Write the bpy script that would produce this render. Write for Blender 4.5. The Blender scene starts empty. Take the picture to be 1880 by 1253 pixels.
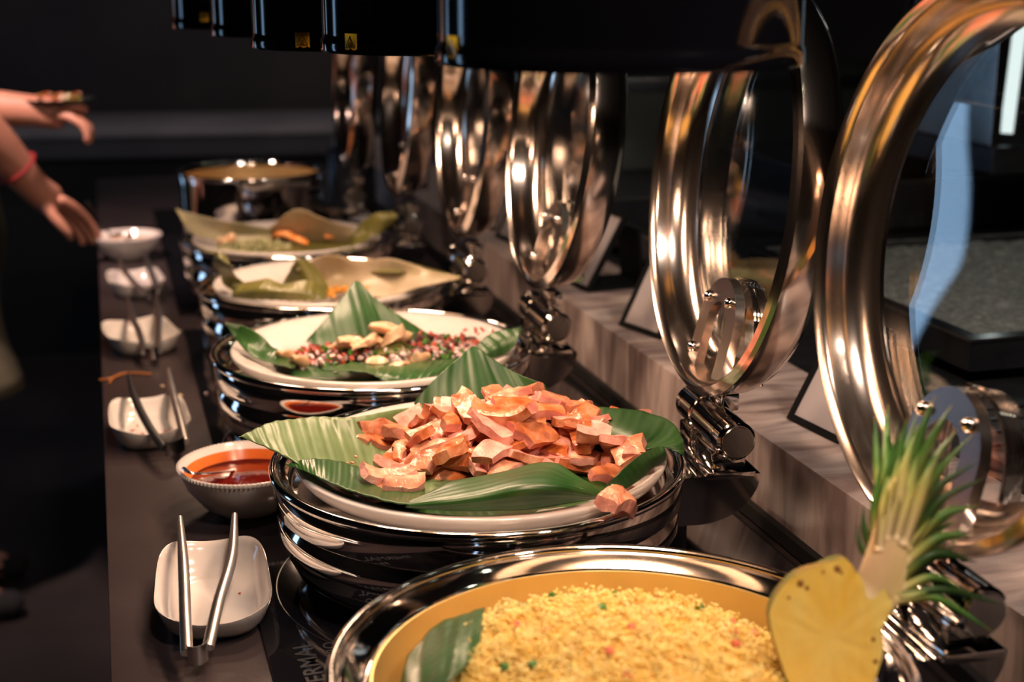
import bpy, bmesh, math, random
from mathutils import Vector, Matrix, Euler, noise
random.seed(7)
PI = math.pi
SC = bpy.context.scene
COL = SC.collection
FLOOR = -0.90          # the counter top is z = 0

# ------------------------------------------------------------------ camera
cam = bpy.data.cameras.new('camera'); cam_o = bpy.data.objects.new('camera', cam); COL.objects.link(cam_o)
cam.lens = 50; cam.sensor_width = 36
cam_o.location = (0, 0, 0.60)
cam_o.rotation_euler = (math.radians(90 - 14.6), 0, math.radians(-16.0))
cam.dof.use_dof = True; cam.dof.focus_distance = 1.38; cam.dof.aperture_fstop = 4.0
cam.dof.aperture_blades = 0
cam.clip_start = 0.05
SC.camera = cam_o
# ------------------------------------------------------------------ world, exposure
w = bpy.data.worlds.new('world'); SC.world = w; w.use_nodes = True
w.node_tree.nodes['Background'].inputs[0].default_value = (0.30, 0.36, 0.55, 1)
w.node_tree.nodes['Background'].inputs[1].default_value = 0.004
SC.view_settings.view_transform = 'Standard'; SC.view_settings.look = 'None'
SC.view_settings.gamma = 1.0; SC.view_settings.use_curve_mapping = False
SC.view_settings.exposure = 0.32
LAMP_W = 2.0
def area(name, loc, target, size, power, color, sy=None):
    l = bpy.data.lights.new(name, 'AREA'); l.energy = power; l.color = color
    l.shape = 'RECTANGLE' if sy else 'DISK'; l.size = size
    if sy: l.size_y = sy
    o = bpy.data.objects.new(name, l); COL.objects.link(o); o.location = loc
    o.rotation_euler = (Vector(target) - Vector(loc)).to_track_quat('-Z', 'Y').to_euler()
    return o
area('added_fill_light', (0.36, 0.12, 1.85), (0.40, 1.0, 0), 0.16, 13.5, (1.0, 0.80, 0.66))  # added light without a fixture, brightens the rice and pineapple face
area('added_fill_light', (1.1, -0.3, 1.8), (0.6, 1.5, 0), 0.20, 14.0, (1.0, 0.80, 0.68))  # added light out of view that lifts the marble ledge
area('added_fill_light', (-0.62, 2.45, 1.7), (-0.20, 3.1, 0.22), 0.14, 3.6, (1.0, 0.70, 0.60)).data.spread = .75  # added light, spread narrowed to brighten just the hands
area('added_back_fill', (0.5, 4.9, 1.88), (0.4, 6.4, 0.0), 0.5, 10.0, (0.95, 0.82, 0.85))  # added light to bring up the back counter, no real fixture

# ------------------------------------------------------------------ materials
def nt(name):
    m = bpy.data.materials.new(name); m.use_nodes = True
    return m, m.node_tree.nodes, m.node_tree.links, m.node_tree.nodes['Principled BSDF']
def mat(name, c, rough=.5, metal=0, c2=None, scale=20, bump=0, bscale=None, spec=None, coat=0, sss=0, detail=4, stretch=None, lo=.35, hi=.65, trans=0):
    m, N, L, P = nt(name)
    P.inputs['Base Color'].default_value = (*c, 1); P.inputs['Roughness'].default_value = rough; P.inputs['Metallic'].default_value = metal
    if spec is not None: P.inputs['Specular IOR Level'].default_value = spec
    if coat: P.inputs['Coat Weight'].default_value = coat; P.inputs['Coat Roughness'].default_value = .08
    if sss:
        P.inputs['Subsurface Weight'].default_value = sss; P.inputs['Subsurface Radius'].default_value = (.012, .005, .003); P.inputs['Subsurface Scale'].default_value = 1
    if trans: P.inputs['Transmission Weight'].default_value = trans
    tc = N.new('ShaderNodeTexCoord'); mp = N.new('ShaderNodeMapping'); L.new(tc.outputs['Object'], mp.inputs[0])
    if stretch: mp.inputs['Scale'].default_value = stretch
    if c2:
        n = N.new('ShaderNodeTexNoise'); n.inputs['Scale'].default_value = scale; n.inputs['Detail'].default_value = detail; L.new(mp.outputs[0], n.inputs['Vector'])
        r = N.new('ShaderNodeValToRGB'); r.color_ramp.elements[0].position = lo; r.color_ramp.elements[1].position = hi
        r.color_ramp.elements[0].color = (*c, 1); r.color_ramp.elements[1].color = (*c2, 1)
        L.new(n.outputs[0], r.inputs[0]); L.new(r.outputs[0], P.inputs['Base Color'])
    if bump:
        n2 = N.new('ShaderNodeTexNoise'); n2.inputs['Scale'].default_value = bscale or scale; n2.inputs['Detail'].default_value = 3; L.new(mp.outputs[0], n2.inputs['Vector'])
        b = N.new('ShaderNodeBump'); b.inputs['Strength'].default_value = bump; b.inputs['Distance'].default_value = .002
        L.new(n2.outputs[0], b.inputs['Height']); L.new(b.outputs[0], P.inputs['Normal'])
    return m
def emit(name, c, s):
    m, N, L, P = nt(name); P.inputs['Base Color'].default_value = (0, 0, 0, 1)
    P.inputs['Emission Color'].default_value = (*c, 1); P.inputs['Emission Strength'].default_value = s
    return m
LIDM = mat('lid_polished_steel', (.84, .72, .64), .15, 1, (.76, .64, .56), scale=9, bump=.02, bscale=14)
CHROME = mat('chrome', (.80, .77, .75), .06, 1, (.70, .67, .65), scale=9, bump=.02, bscale=14)
STEEL = mat('satin_steel', (.62, .60, .59), .20, 1, (.5, .49, .48), scale=30, bump=.04, bscale=90)
DSTEEL = mat('dark_steel', (.10, .105, .12), .28, .85, (.06, .065, .075), scale=18)
PORC = mat('porcelain', (.66, .60, .57), .14, 0, (.62, .57, .54), scale=8, coat=.4)
PORCD = mat('stained_porcelain', (.64, .60, .57), .16, 0, (.55, .49, .44), scale=25, coat=.3, lo=.5, hi=.8)
BLACKP = mat('black_plastic', (.008, .008, .010), .35, 0, (.014, .014, .016), scale=60)
LAMPM = mat('black_lamp_enamel', (.003, .003, .004), .09, 0, (.004, .004, .006), scale=6, spec=.5)
HOB = mat('black_ceramic_glass', (.004, .004, .006), .07, 0, (.008, .007, .009), scale=5)
COUNTER = mat('brown_stone_counter', (.026, .018, .019), .40, 0, (.042, .030, .031), scale=7, bump=.10, bscale=160, lo=.3, hi=.8)
FLOORM = mat('dark_floor', (.020, .017, .018), .45, 0, (.034, .028, .028), scale=2.0)
WALLM = mat('dark_wall', (.008, .007, .010), .7, 0, (.034, .025, .025), scale=1.6, bump=.2, bscale=20, lo=.42, hi=.8)
CEILM = mat('dark_ceiling', (.012, .012, .014), .8)
BCNT = mat('grey_stone_back_counter', (.18, .17, .18), .5, 0, (.27, .25, .26), scale=3)
BAPR = mat('grey_counter_apron', (.040, .040, .048), .6, 0, (.06, .06, .066), scale=3)
BLK = mat('black_cabinet', (.004, .004, .005), .7)
SAUCE = mat('red_chilli_sauce', (.07, .004, .003), .08, 0, (.12, .008, .004), scale=40, bump=.5, bscale=50, coat=.2, lo=.3, hi=.8)
SAUCER = mat('orange_sauce_film', (.62, .17, .03), .2, 0, (.5, .10, .02), scale=14, coat=.4)
CARD = mat('white_card', (.52, .45, .45), .6)
FRAMEB = mat('black_frame', (.006, .006, .007), .7, spec=.15)
PLATEM = mat('brushed_hinge_steel', (.42, .36, .33), .24, 1, (.36, .31, .29), scale=40)
TONG = mat('satin_tong_steel', (.78, .74, .70), .30, 1, (.68, .65, .62), scale=40)
YELLOWL = mat('yellow_label', (.92, .62, .04), .5)
RICE = mat('yellow_rice', (.95, .70, .20), .45, 0, (.88, .52, .09), scale=45, sss=.25, lo=.4, hi=.7)
GRAIN = mat('rice_grain', (.98, .78, .30), .42, 0, (.94, .64, .15), scale=60, sss=.25)
SQUID = mat('cooked_squid', (.74, .56, .38), .35, 0, (.62, .36, .20), scale=50, bump=.4, bscale=120, sss=.25, coat=.3)
TOM = mat('diced_tomato', (.42, .05, .04), .3, 0, (.62, .17, .12), scale=80, coat=.3)
ONION = mat('chopped_onion', (.72, .60, .56), .3, 0, (.5, .3, .32), scale=90, coat=.3)
HERB = mat('chopped_herb', (.03, .12, .02), .4, 0, (.08, .22, .03), scale=90)
DARKB = mat('dark_chopped_bits', (.05, .02, .02), .4, 0, (.12, .06, .05), scale=90)
ORANGE = mat('orange_shrimp', (.88, .26, .05), .35, 0, (.90, .42, .16), scale=40, coat=.3, bump=.2, bscale=60)
SKIN = mat('skin', (.50, .235, .165), .5, 0, (.44, .19, .13), scale=14, sss=.15)
KHAKI = mat('olive_khaki_cloth', (.10, .088, .058), .9, 0, (.14, .12, .08), scale=9, bump=.5, bscale=30)
NAVY = mat('dark_trousers', (.008, .008, .011), .9)
REDS = mat('red_cord', (.20, .004, .007), .7)
PALE = mat('pale_shirt', (.16, .15, .15), .9)
HAIR = mat('black_hair', (.008, .006, .005), .5)
TEXTM = mat('printed_grey_text', (.035, .035, .038), .5)
RINGM = mat('printed_hob_ring', (.02, .014, .016), .4)
CORE = mat('pineapple_core', (.86, .58, .34), .45, 0, (.82, .62, .24), scale=18, stretch=(1, 1, .3), sss=.2)
RIND = mat('pineapple_rind', (.10, .13, .02), .6, 0, (.32, .17, .03), scale=60, bump=.7, bscale=60)
EYE = mat('pineapple_eye', (.30, .12, .02), .6)
ICE = mat('crushed_ice', (.20, .22, .21), .25, 0, (.34, .36, .35), scale=120, bump=1.0, bscale=240)
GRATE = mat('dark_drip_tray', (.045, .055, .058), .4, .3)

def marble():
    m, N, L, P = nt('veined_marble')
    tc = N.new('ShaderNodeTexCoord'); mp = N.new('ShaderNodeMapping'); L.new(tc.outputs['Object'], mp.inputs[0])
    mp.inputs['Rotation'].default_value = (math.radians(38), 0, 0); mp.inputs['Scale'].default_value = (4, 14, 2.2)
    n = N.new('ShaderNodeTexNoise'); n.inputs['Scale'].default_value = 1.6; n.inputs['Detail'].default_value = 8; n.inputs['Distortion'].default_value = 1.3
    L.new(mp.outputs[0], n.inputs['Vector'])
    r = N.new('ShaderNodeValToRGB'); e = r.color_ramp.elements
    e[0].position = .32; e[0].color = (.24, .175, .165, 1); e[1].position = .60; e[1].color = (.62, .51, .47, 1)
    x = e.new(.47); x.color = (.44, .35, .33, 1)
    L.new(n.outputs[0], r.inputs[0]); L.new(r.outputs[0], P.inputs['Base Color']); P.inputs['Roughness'].default_value = .28
    return m
MARBLE = marble()

def glass():
    m, N, L, P = nt('clear_glass'); N.remove(P)
    out = N['Material Output']
    t = N.new('ShaderNodeBsdfTransparent'); t.inputs[0].default_value = (.93, .95, .95, 1)
    g = N.new('ShaderNodeBsdfGlossy'); g.inputs['Roughness'].default_value = .015
    lw = N.new('ShaderNodeLayerWeight'); lw.inputs[0].default_value = .5
    pw = N.new('ShaderNodeMath'); pw.operation = 'POWER'; pw.inputs[1].default_value = 3.4; L.new(lw.outputs['Facing'], pw.inputs[0])
    ad = N.new('ShaderNodeMath'); ad.operation = 'MULTIPLY_ADD'; ad.inputs[1].default_value = .9; ad.inputs[2].default_value = .04; L.new(pw.outputs[0], ad.inputs[0])
    mx = N.new('ShaderNodeMixShader'); L.new(ad.outputs[0], mx.inputs[0]); L.new(t.outputs[0], mx.inputs[1]); L.new(g.outputs[0], mx.inputs[2])
    L.new(mx.outputs[0], out.inputs[0])
    return m
GLASS = glass()

def leafmat(name, c1, c2, cv, rough=.32, freq=26, rot=0, fac_=.14):
    # blade with fine parallel ribs that run across it (UV v is along the ribs)
    m, N, L, P = nt(name)
    uv = N.new('ShaderNodeUVMap'); mp = N.new('ShaderNodeMapping'); L.new(uv.outputs[0], mp.inputs[0]); mp.inputs['Rotation'].default_value = (0, 0, rot)
    wv = N.new('ShaderNodeTexWave'); wv.wave_type = 'BANDS'; wv.bands_direction = 'X'; wv.inputs['Scale'].default_value = freq * .32
    wv.inputs['Distortion'].default_value = .7; wv.inputs['Detail'].default_value = 2; wv.inputs['Detail Scale'].default_value = 1.2
    L.new(mp.outputs[0], wv.inputs['Vector'])
    tc = N.new('ShaderNodeTexCoord')
    n = N.new('ShaderNodeTexNoise'); n.inputs['Scale'].default_value = 22; n.inputs['Detail'].default_value = 5; L.new(tc.outputs['Object'], n.inputs['Vector'])
    r = N.new('ShaderNodeValToRGB'); r.color_ramp.elements[0].position = .35; r.color_ramp.elements[1].position = .7
    r.color_ramp.elements[0].color = (*c1, 1); r.color_ramp.elements[1].color = (*c2, 1); L.new(n.outputs[0], r.inputs[0])
    mx = N.new('ShaderNodeMix'); mx.data_type = 'RGBA'; mx.inputs[7].default_value = (*cv, 1)
    ml = N.new('ShaderNodeMath'); ml.operation = 'MULTIPLY'; ml.inputs[1].default_value = fac_; L.new(wv.outputs['Fac'], ml.inputs[0])
    L.new(ml.outputs[0], mx.inputs[0]); L.new(r.outputs[0], mx.inputs[6]); L.new(mx.outputs[2], P.inputs['Base Color'])
    b = N.new('ShaderNodeBump'); b.inputs['Strength'].default_value = .25; b.inputs['Distance'].default_value = .001
    L.new(wv.outputs['Fac'], b.inputs['Height']); L.new(b.outputs[0], P.inputs['Normal'])
    P.inputs['Roughness'].default_value = rough
    return m
LEAF = leafmat('banana_leaf_green', (.016, .060, .012), (.038, .110, .026), (.06, .15, .04))
LEAFD = leafmat('banana_leaf_deep_green', (.010, .046, .008), (.022, .082, .017), (.05, .12, .03), rough=.42, freq=14, fac_=.20)
LEAFF = leafmat('banana_leaf_smooth_dark', (.012, .060, .009), (.028, .095, .020), (.04, .115, .028), rough=.38, freq=9, rot=PI / 2)
LEAFP = leafmat('banana_leaf_pale_underside', (.085, .15, .05), (.14, .21, .09), (.20, .27, .13), rough=.42, freq=30)
LEAFO = leafmat('wilted_olive_leaf', (.085, .085, .018), (.17, .15, .035), (.20, .19, .05), rough=.35, freq=30)
LEAFK = leafmat('wilted_pale_brown_leaf', (.30, .23, .13), (.42, .34, .24), (.30, .25, .10), rough=.38, freq=46)
LEAFT = leafmat('pale_dried_leaf', (.30, .27, .16), (.42, .39, .26), (.24, .25, .12), rough=.4, freq=46)

def porkmat(name, c1, c2, c3, gloss):
    m, N, L, P = nt(name)
    tc = N.new('ShaderNodeTexCoord'); oi = N.new('ShaderNodeObjectInfo')
    va = N.new('ShaderNodeVectorMath'); va.operation = 'ADD'; L.new(tc.outputs['Object'], va.inputs[0])
    cx = N.new('ShaderNodeMath'); cx.operation = 'MULTIPLY'; cx.inputs[1].default_value = 9; L.new(oi.outputs['Random'], cx.inputs[0]); L.new(cx.outputs[0], va.inputs[1])
    n = N.new('ShaderNodeTexNoise'); n.inputs['Scale'].default_value = 62; n.inputs['Detail'].default_value = 8; L.new(va.outputs[0], n.inputs['Vector'])
    r = N.new('ShaderNodeValToRGB'); e = r.color_ramp.elements; e[0].position = .34; e[0].color = (*c1, 1); e[1].position = .66; e[1].color = (*c3, 1); x = e.new(.52); x.color = (*c2, 1)
    L.new(n.outputs[0], r.inputs[0])
    hs = N.new('ShaderNodeHueSaturation'); L.new(r.outputs[0], hs.inputs['Color'])
    for sock, lo_, hi_ in (('Value', .80, 1.16), ('Saturation', 1.08, .82)):
        mr = N.new('ShaderNodeMapRange'); mr.inputs[3].default_value = lo_; mr.inputs[4].default_value = hi_; L.new(oi.outputs['Random'], mr.inputs[0]); L.new(mr.outputs[0], hs.inputs[sock])
    L.new(hs.outputs[0], P.inputs['Base Color'])
    n2 = N.new('ShaderNodeTexNoise'); n2.inputs['Scale'].default_value = 150; n2.inputs['Detail'].default_value = 3; L.new(va.outputs[0], n2.inputs['Vector'])
    b = N.new('ShaderNodeBump'); b.inputs['Strength'].default_value = .9; b.inputs['Distance'].default_value = .0016; L.new(n2.outputs[0], b.inputs['Height']); L.new(b.outputs[0], P.inputs['Normal'])
    P.inputs['Roughness'].default_value = gloss; P.inputs['Subsurface Weight'].default_value = .10
    P.inputs['Subsurface Radius'].default_value = (.006, .002, .0015); P.inputs['Subsurface Scale'].default_value = 1
    return m
PORKC = porkmat('pork_cut_face', (.60, .21, .16), (.78, .31, .24), (.86, .44, .34), .42)
PORKR = porkmat('pork_roast_face', (.36, .09, .03), (.62, .21, .09), (.74, .35, .20), .28)

# ------------------------------------------------------------------ mesh helpers
def link(name, v, f, m, parent=None, smooth=True, mi=None, uv=None, loc=None):
    me = bpy.data.meshes.new(name); me.from_pydata([tuple(p) for p in v], [], f)
    for q in (m if isinstance(m, (list, tuple)) else [m]): me.materials.append(q)
    if mi: me.polygons.foreach_set('material_index', mi)
    if smooth: me.polygons.foreach_set('use_smooth', [True] * len(me.polygons))
    if uv:
        l = me.uv_layers.new(name='UVMap')
        for p in me.polygons:
            for li in p.loop_indices: l.data[li].uv = uv[me.loops[li].vertex_index]
    me.update()
    o = bpy.data.objects.new(name, me); COL.objects.link(o)
    if parent: o.parent = parent
    if loc: o.location = loc
    return o
def autosmooth(o, deg=35):
    me = o.data; bm = bmesh.new(); bm.from_mesh(me); bm.normal_update()
    for e in bm.edges:
        if len(e.link_faces) == 2 and e.calc_face_angle(0) > math.radians(deg): e.smooth = False
    bm.to_mesh(me); bm.free(); return o
def tag(o, label, cat, group=None, kind=None):
    o['label'] = label; o['category'] = cat
    if group: o['group'] = group
    if kind: o['kind'] = kind
    return o
def thing(name, label, cat, loc=(0, 0, 0), rz=0, group=None):
    o = bpy.data.objects.new(name, None); COL.objects.link(o); o.location = loc; o.rotation_euler = (0, 0, rz); o.empty_display_size = .05
    return tag(o, label, cat, group)
def dup(root, loc=None, rz=None):
    r = root.copy(); COL.objects.link(r)
    if loc is not None: r.location = loc
    if rz is not None: r.rotation_euler = (0, 0, rz)
    for ch in list(root.children):
        c = ch.copy(); COL.objects.link(c); c.parent = r
        for g in ch.children:
            d = g.copy(); COL.objects.link(d); d.parent = c
    return r
class MB:
    def __init__(s): s.v = []; s.f = []; s.mi = []; s.cur = 0
    def add(s, v, f):
        k = len(s.v); s.v += [tuple(p) for p in v]; s.f += [tuple(i + k for i in q) for q in f]; s.mi += [s.cur] * len(f); return s
    def box(s, c, d, R=None, bev=0):
        bm = bmesh.new(); bmesh.ops.create_cube(bm, size=1)
        for v in bm.verts: v.co = Vector((v.co.x * d[0], v.co.y * d[1], v.co.z * d[2]))
        if bev: bmesh.ops.bevel(bm, geom=bm.edges[:], offset=bev, segments=2, profile=.6, affect='EDGES')
        bm.verts.index_update()
        v = [((R @ q.co) if R else q.co) + Vector(c) for q in bm.verts]; f = [[x.index for x in q.verts] for q in bm.faces]; bm.free()
        return s.add(v, f)
    def lathe(s, prof, n=64, c=(0, 0, 0), R=None, cap=False):
        v = []; f = []; m = len(prof)
        for i in range(n):
            a = 2 * PI * i / n
            for r, z in prof: v.append(Vector((r * math.cos(a), r * math.sin(a), z)))
        for i in range(n):
            j = (i + 1) % n
            for k in range(m - 1): f.append((i * m + k, j * m + k, j * m + k + 1, i * m + k + 1))
        if cap: f.append(tuple(i * m + m - 1 for i in range(n))); f.append(tuple(i * m for i in reversed(range(n))))
        v = [((R @ p) if R else p) + Vector(c) for p in v]
        return s.add(v, f)
    def tube(s, pts, r, n=10, flat=1.0, up=(0, 0, 1), closed=False):
        pts = [Vector(p) for p in pts]; k = len(pts); v = []; f = []
        for i, p in enumerate(pts):
            if closed: t = pts[(i + 1) % k] - pts[i - 1]
            else: t = pts[min(i + 1, k - 1)] - pts[max(i - 1, 0)]
            t.normalize(); a = t.cross(Vector(up))
            if a.length < 1e-4: a = t.cross(Vector((1, 0, 0)))
            a.normalize(); b = a.cross(t); rr = r[i] if isinstance(r, (list, tuple)) else r
            for j in range(n):
                q = 2 * PI * j / n; v.append(p + a * math.cos(q) * rr + b * math.sin(q) * rr * flat)
        for i in range(k if closed else k - 1):
            i2 = (i + 1) % k
            for j in range(n): f.append((i * n + j, i * n + (j + 1) % n, i2 * n + (j + 1) % n, i2 * n + j))
        if not closed: f.append(tuple(reversed(range(n)))); f.append(tuple((k - 1) * n + j for j in range(n)))
        return s.add(v, f)
    def build(s, name, m, parent=None, smooth=True, sharp=35, loc=None):
        o = link(name, s.v, s.f, m, parent, smooth, s.mi, loc=loc)
        bm = bmesh.new(); bm.from_mesh(o.data); bmesh.ops.recalc_face_normals(bm, faces=bm.faces[:]); bm.to_mesh(o.data); bm.free()
        if smooth and sharp: autosmooth(o, sharp)
        return o
def cr(P, t):
    n = len(P) - 1; x = min(max(t, 0), 1) * n; i = min(int(x), n - 1); u = x - i
    p1, p2 = P[i], P[i + 1]; p0 = P[i - 1] if i > 0 else p1 * 2 - p2; p3 = P[i + 2] if i + 2 <= n else p2 * 2 - p1
    return .5 * ((2 * p1) + (p2 - p0) * u + (2 * p0 - 5 * p1 + 4 * p2 - p3) * u * u + (3 * p1 - p0 - 3 * p2 + p3) * u ** 3)
def smooth_path(pts, n): P = [Vector(p) for p in pts]; return [cr(P, i / (n - 1)) for i in range(n)]
def leaf(name, rows, m, label, parent=None, nu=44, nv=22, ribs=12, amp=.0009, thick=.0011, rag=.0, seed=0, cat='leaf', group=None):
    """rows: cross sections of the blade, each a list of 3-D points; ribs run along each row."""
    R = [[Vector(p) for p in r] for r in rows]; k = max(len(r) for r in R)
    G = []
    for j in range(nv + 1):
        t = j / nv; ctrl = [cr(r, t) for r in R]; G.append([cr(ctrl, i / nu) for i in range(nu + 1)])
    v = []; uv = []
    for j in range(nv + 1):
        for i in range(nu + 1):
            p = G[j][i]; du = G[j][min(i + 1, nu)] - G[j][max(i - 1, 0)]; dv = G[min(j + 1, nv)][i] - G[max(j - 1, 0)][i]
            nn = du.cross(dv)
            if nn.length > 1e-9: nn.normalize()
            u_ = i / nu
            e = .38 * amp * math.sin(u_ * ribs * 2 * PI) + .0016 * noise.noise(p * 28 + Vector((seed, 0, 0)))
            q = p + nn * e
            if rag and (j in (0, nv)): q = q + dv * (rag * noise.noise(Vector((u_ * 22, seed, j))))
            v.append(q); uv.append((u_, j / nv))
    f = []
    w_ = nu + 1
    for j in range(nv):
        for i in range(nu): f.append((j * w_ + i, j * w_ + i + 1, (j + 1) * w_ + i + 1, (j + 1) * w_ + i))
    o = link(name, v, f, m, parent, uv=uv)
    s = o.modifiers.new('thickness', 'SOLIDIFY'); s.thickness = thick; s.offset = 0
    if label: tag(o, label, cat, group)
    return o

# ------------------------------------------------------------------ the room
def struct(name, mb, m, smooth=False):
    o = mb.build(name, m, None, smooth); o['kind'] = 'structure'; return o
struct('floor', MB().box((0.5, 4, FLOOR - .05), (9, 14, .1)), FLOORM)
struct('ceiling', MB().box((0.5, 4, 1.95), (9, 14, .1)), CEILM)
wb = struct('wall_back', MB().box((2.0, 0, .5), (6.4, .12, 3.0)), WALLM)
wb.location = (-.1, 6.62, 0); wb.rotation_euler = (0, 0, math.radians(-7)); 
struct('wall_right', MB().box((4.9, 4, .5), (.12, 14, 3.0)), WALLM)
struct('wall_far', MB().box((0.5, 10.9, .5), (9, .12, 3.0)), WALLM)
struct('wall_front', MB().box((0.5, -2.9, .5), (9, .12, 3.0)), WALLM)
# left wall with two window openings
wl = MB(); X0 = -3.1
for (y0, y1, z0, z1) in ((-3, 3.95, -.9, 1.95), (3.95, 4.55, 1.1, 1.95), (4.55, 7.1, -.9, 1.95), (7.1, 8.3, .75, 1.95), (8.3, 11, -.9, 1.95), (3.95, 4.55, -.9, -.5)):
    wl.box((X0 - .06, (y0 + y1) / 2, (z0 + z1) / 2), (.12, y1 - y0, z1 - z0))
struct('wall_left', wl, WALLM)
BLUE = emit('blue_daylight', (.34, .56, .86), 2.7)
def window(name, y0, y1, z0, z1):
    o = MB().box((X0 - .05, (y0 + y1) / 2, (z0 + z1) / 2), (.01, y1 - y0, z1 - z0)).build(name, BLUE, None, False); o['kind'] = 'structure'
    fr = MB()
    for (a, b, c, d) in ((y0, y0 + .03, z0, z1), (y1 - .03, y1, z0, z1), (y0, y1, z1 - .03, z1), (y0, y1, z0, z0 + .03)):
        fr.box((X0 - .02, (a + b) / 2, (c + d) / 2), (.05, b - a, d - c))
    fr.build('window_frame', BLK, o, False)
window('window_1', 7.1, 8.3, -.9, .75)
window('window_2', 3.95, 4.55, -.5, 1.1)
# unseen dark sheets added to shape the far window's blue reflection
def window_mask(y_fix, edge, label):
    zs = [e_[0] for e_ in edge]
    rows = []
    for i in range(9):
        u = i / 8; rows.append([(X0 + .07 + .03 * math.sin(i * 2.1), y_fix + (ye - y_fix) * u, z) for z, ye in edge])
    leaf('window_mask', rows, NAVY, label, amp=.0, thick=.01, cat='window_mask')
window_mask(6.80, [(.85, 7.62), (.5, 7.48), (.15, 7.25), (-.2, 7.14), (-.5, 7.32), (-.88, 7.5)], 'unseen dark sheet added at the near side of the blue-lit window to shape its reflection')
window_mask(8.35, [(.85, 7.72), (.5, 7.82), (.15, 7.86), (-.2, 7.92), (-.5, 8.10), (-.88, 8.25)], 'unseen dark sheet added at the far side of the blue-lit window to shape its reflection')

# back counter with a pale top, below it grey apron and black cabinet
bc = thing('back_counter', 'long dark back counter with a grey stone top against the rear wall', 'counter', (-.1, 6.12, 0), math.radians(-7))
MB().box((1.9, 0, -.012), (6.0, .74, .024), bev=.004).build('worktop', BCNT, bc)
MB().box((1.9, -.02, -.064), (6.0, .68, .08)).build('apron', BAPR, bc, False)
MB().box((1.9, .02, -.50), (6.0, .60, .796)).build('cabinet_base', BLK, bc, False)
pt = thing('serving_platter', 'low dark platter on the back counter behind the steel pot', 'platter', (1.45, 5.75, 0.0))
MB().lathe([(0, .004), (.10, .004), (.20, .018), (.21, .022), (.19, .012), (.10, 0), (0, 0)], 40).build('dish', DSTEEL, pt)
MB().lathe([(0, .10), (.10, .09), (.17, .05), (.18, .022), (0.0, .022)], 40).build('dome', DSTEEL, pt)

# the buffet counter
ct = thing('buffet_counter', 'long dark brown stone buffet counter carrying the chafing dishes', 'counter', (0, 0, 0))
MB().box((.323, 2.05, -.02), (.698, 4.7, .04), bev=.002).build('worktop', COUNTER, ct)
MB().box((.328, 2.05, -.47), (.668, 4.66, .86)).build('cabinet_base', BLK, ct, False)
# hobs
def hob(y0, y1, label):
    h = thing('induction_hob', label, 'hob', (.385, (y0 + y1) / 2, 0.0))
    MB().box((0, 0, .002), (.55, y1 - y0, .004), bev=.0015).build('glass_plate', HOB, h)
    return h
h1 = hob(.42, .985, 'black glass hob under the yellow rice pan')
h2 = hob(.995, 2.43, 'black glass hob under the pork and seafood chafing dishes')
h3 = hob(2.55, 3.75, 'black glass hob under the far carrot dish and tall steel pot')
def flat_ring(name, c, r, w_, z, parent, n=96):
    MB().lathe([(r, z), (r + w_, z), (r + w_, z + .0003), (r, z + .0003)], n, c).build(name, RINGM, parent, True)
flat_ring('zone_ring', (-.045, -.41, 0), .205, .0012, .0041, h2); flat_ring('zone_ring', (-.06, .05, 0), .205, .0012, .0041, h2)
flat_ring('zone_ring', (-.05, .0, 0), .20, .0012, .0041, h1)
def text(name, s, size, loc, rot, m, parent):
    cu_ = bpy.data.curves.new(name, 'FONT'); cu_.body = s; cu_.size = size; cu_.extrude = .00015; cu_.offset = size * .01
    cu_.space_character = 1.05
    tmp = bpy.data.objects.new(name, cu_); COL.objects.link(tmp)
    dg = bpy.context.evaluated_depsgraph_get(); me = bpy.data.meshes.new_from_object(tmp.evaluated_get(dg))
    bpy.data.objects.remove(tmp); me.materials.clear(); me.materials.append(m)
    o = bpy.data.objects.new(name, me); COL.objects.link(o); o.location = loc; o.rotation_euler = rot
    if parent: o.parent = parent
    return o
text('printed_text', 'THERMAL', .025, (.156 - .385, 1.085 - 1.7125, .0044), (0, 0, PI / 2 + .05), TEXTM, h2)
text('printed_text', 'PRO', .016, (.173 - .385, 1.160 - 1.7125, .0044), (0, 0, PI / 2 + .05), TEXTM, h2)

# raised marble ledge and the steel ledge behind
ml = thing('marble_ledge', 'raised veined marble ledge running behind the chafing dishes', 'ledge', (0, 0, 0))
MB().box((.766, 2.05, .045), (.168, 4.7, .11), bev=.003).build('marble_slab', MARBLE, ml)
MB().box((.6775, 2.05, .008), (.009, 4.7, .016)).build('black_trim', BLK, ml, False)
MB().box((.765, 2.05, -.455), (.16, 4.66, .88)).build('cabinet_base', BLK, ml, False)
sl = thing('steel_station', 'dark brushed steel serving station beyond the marble ledge', 'counter', (0, 0, 0))
MB().box((1.70, 2.3, .045), (1.69, 5.0, .105), bev=.002).build('deck', DSTEEL, sl)
MB().box((1.70, 2.3, -.455), (1.66, 4.96, .89)).build('cabinet_base', BLK, sl, False)

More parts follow.
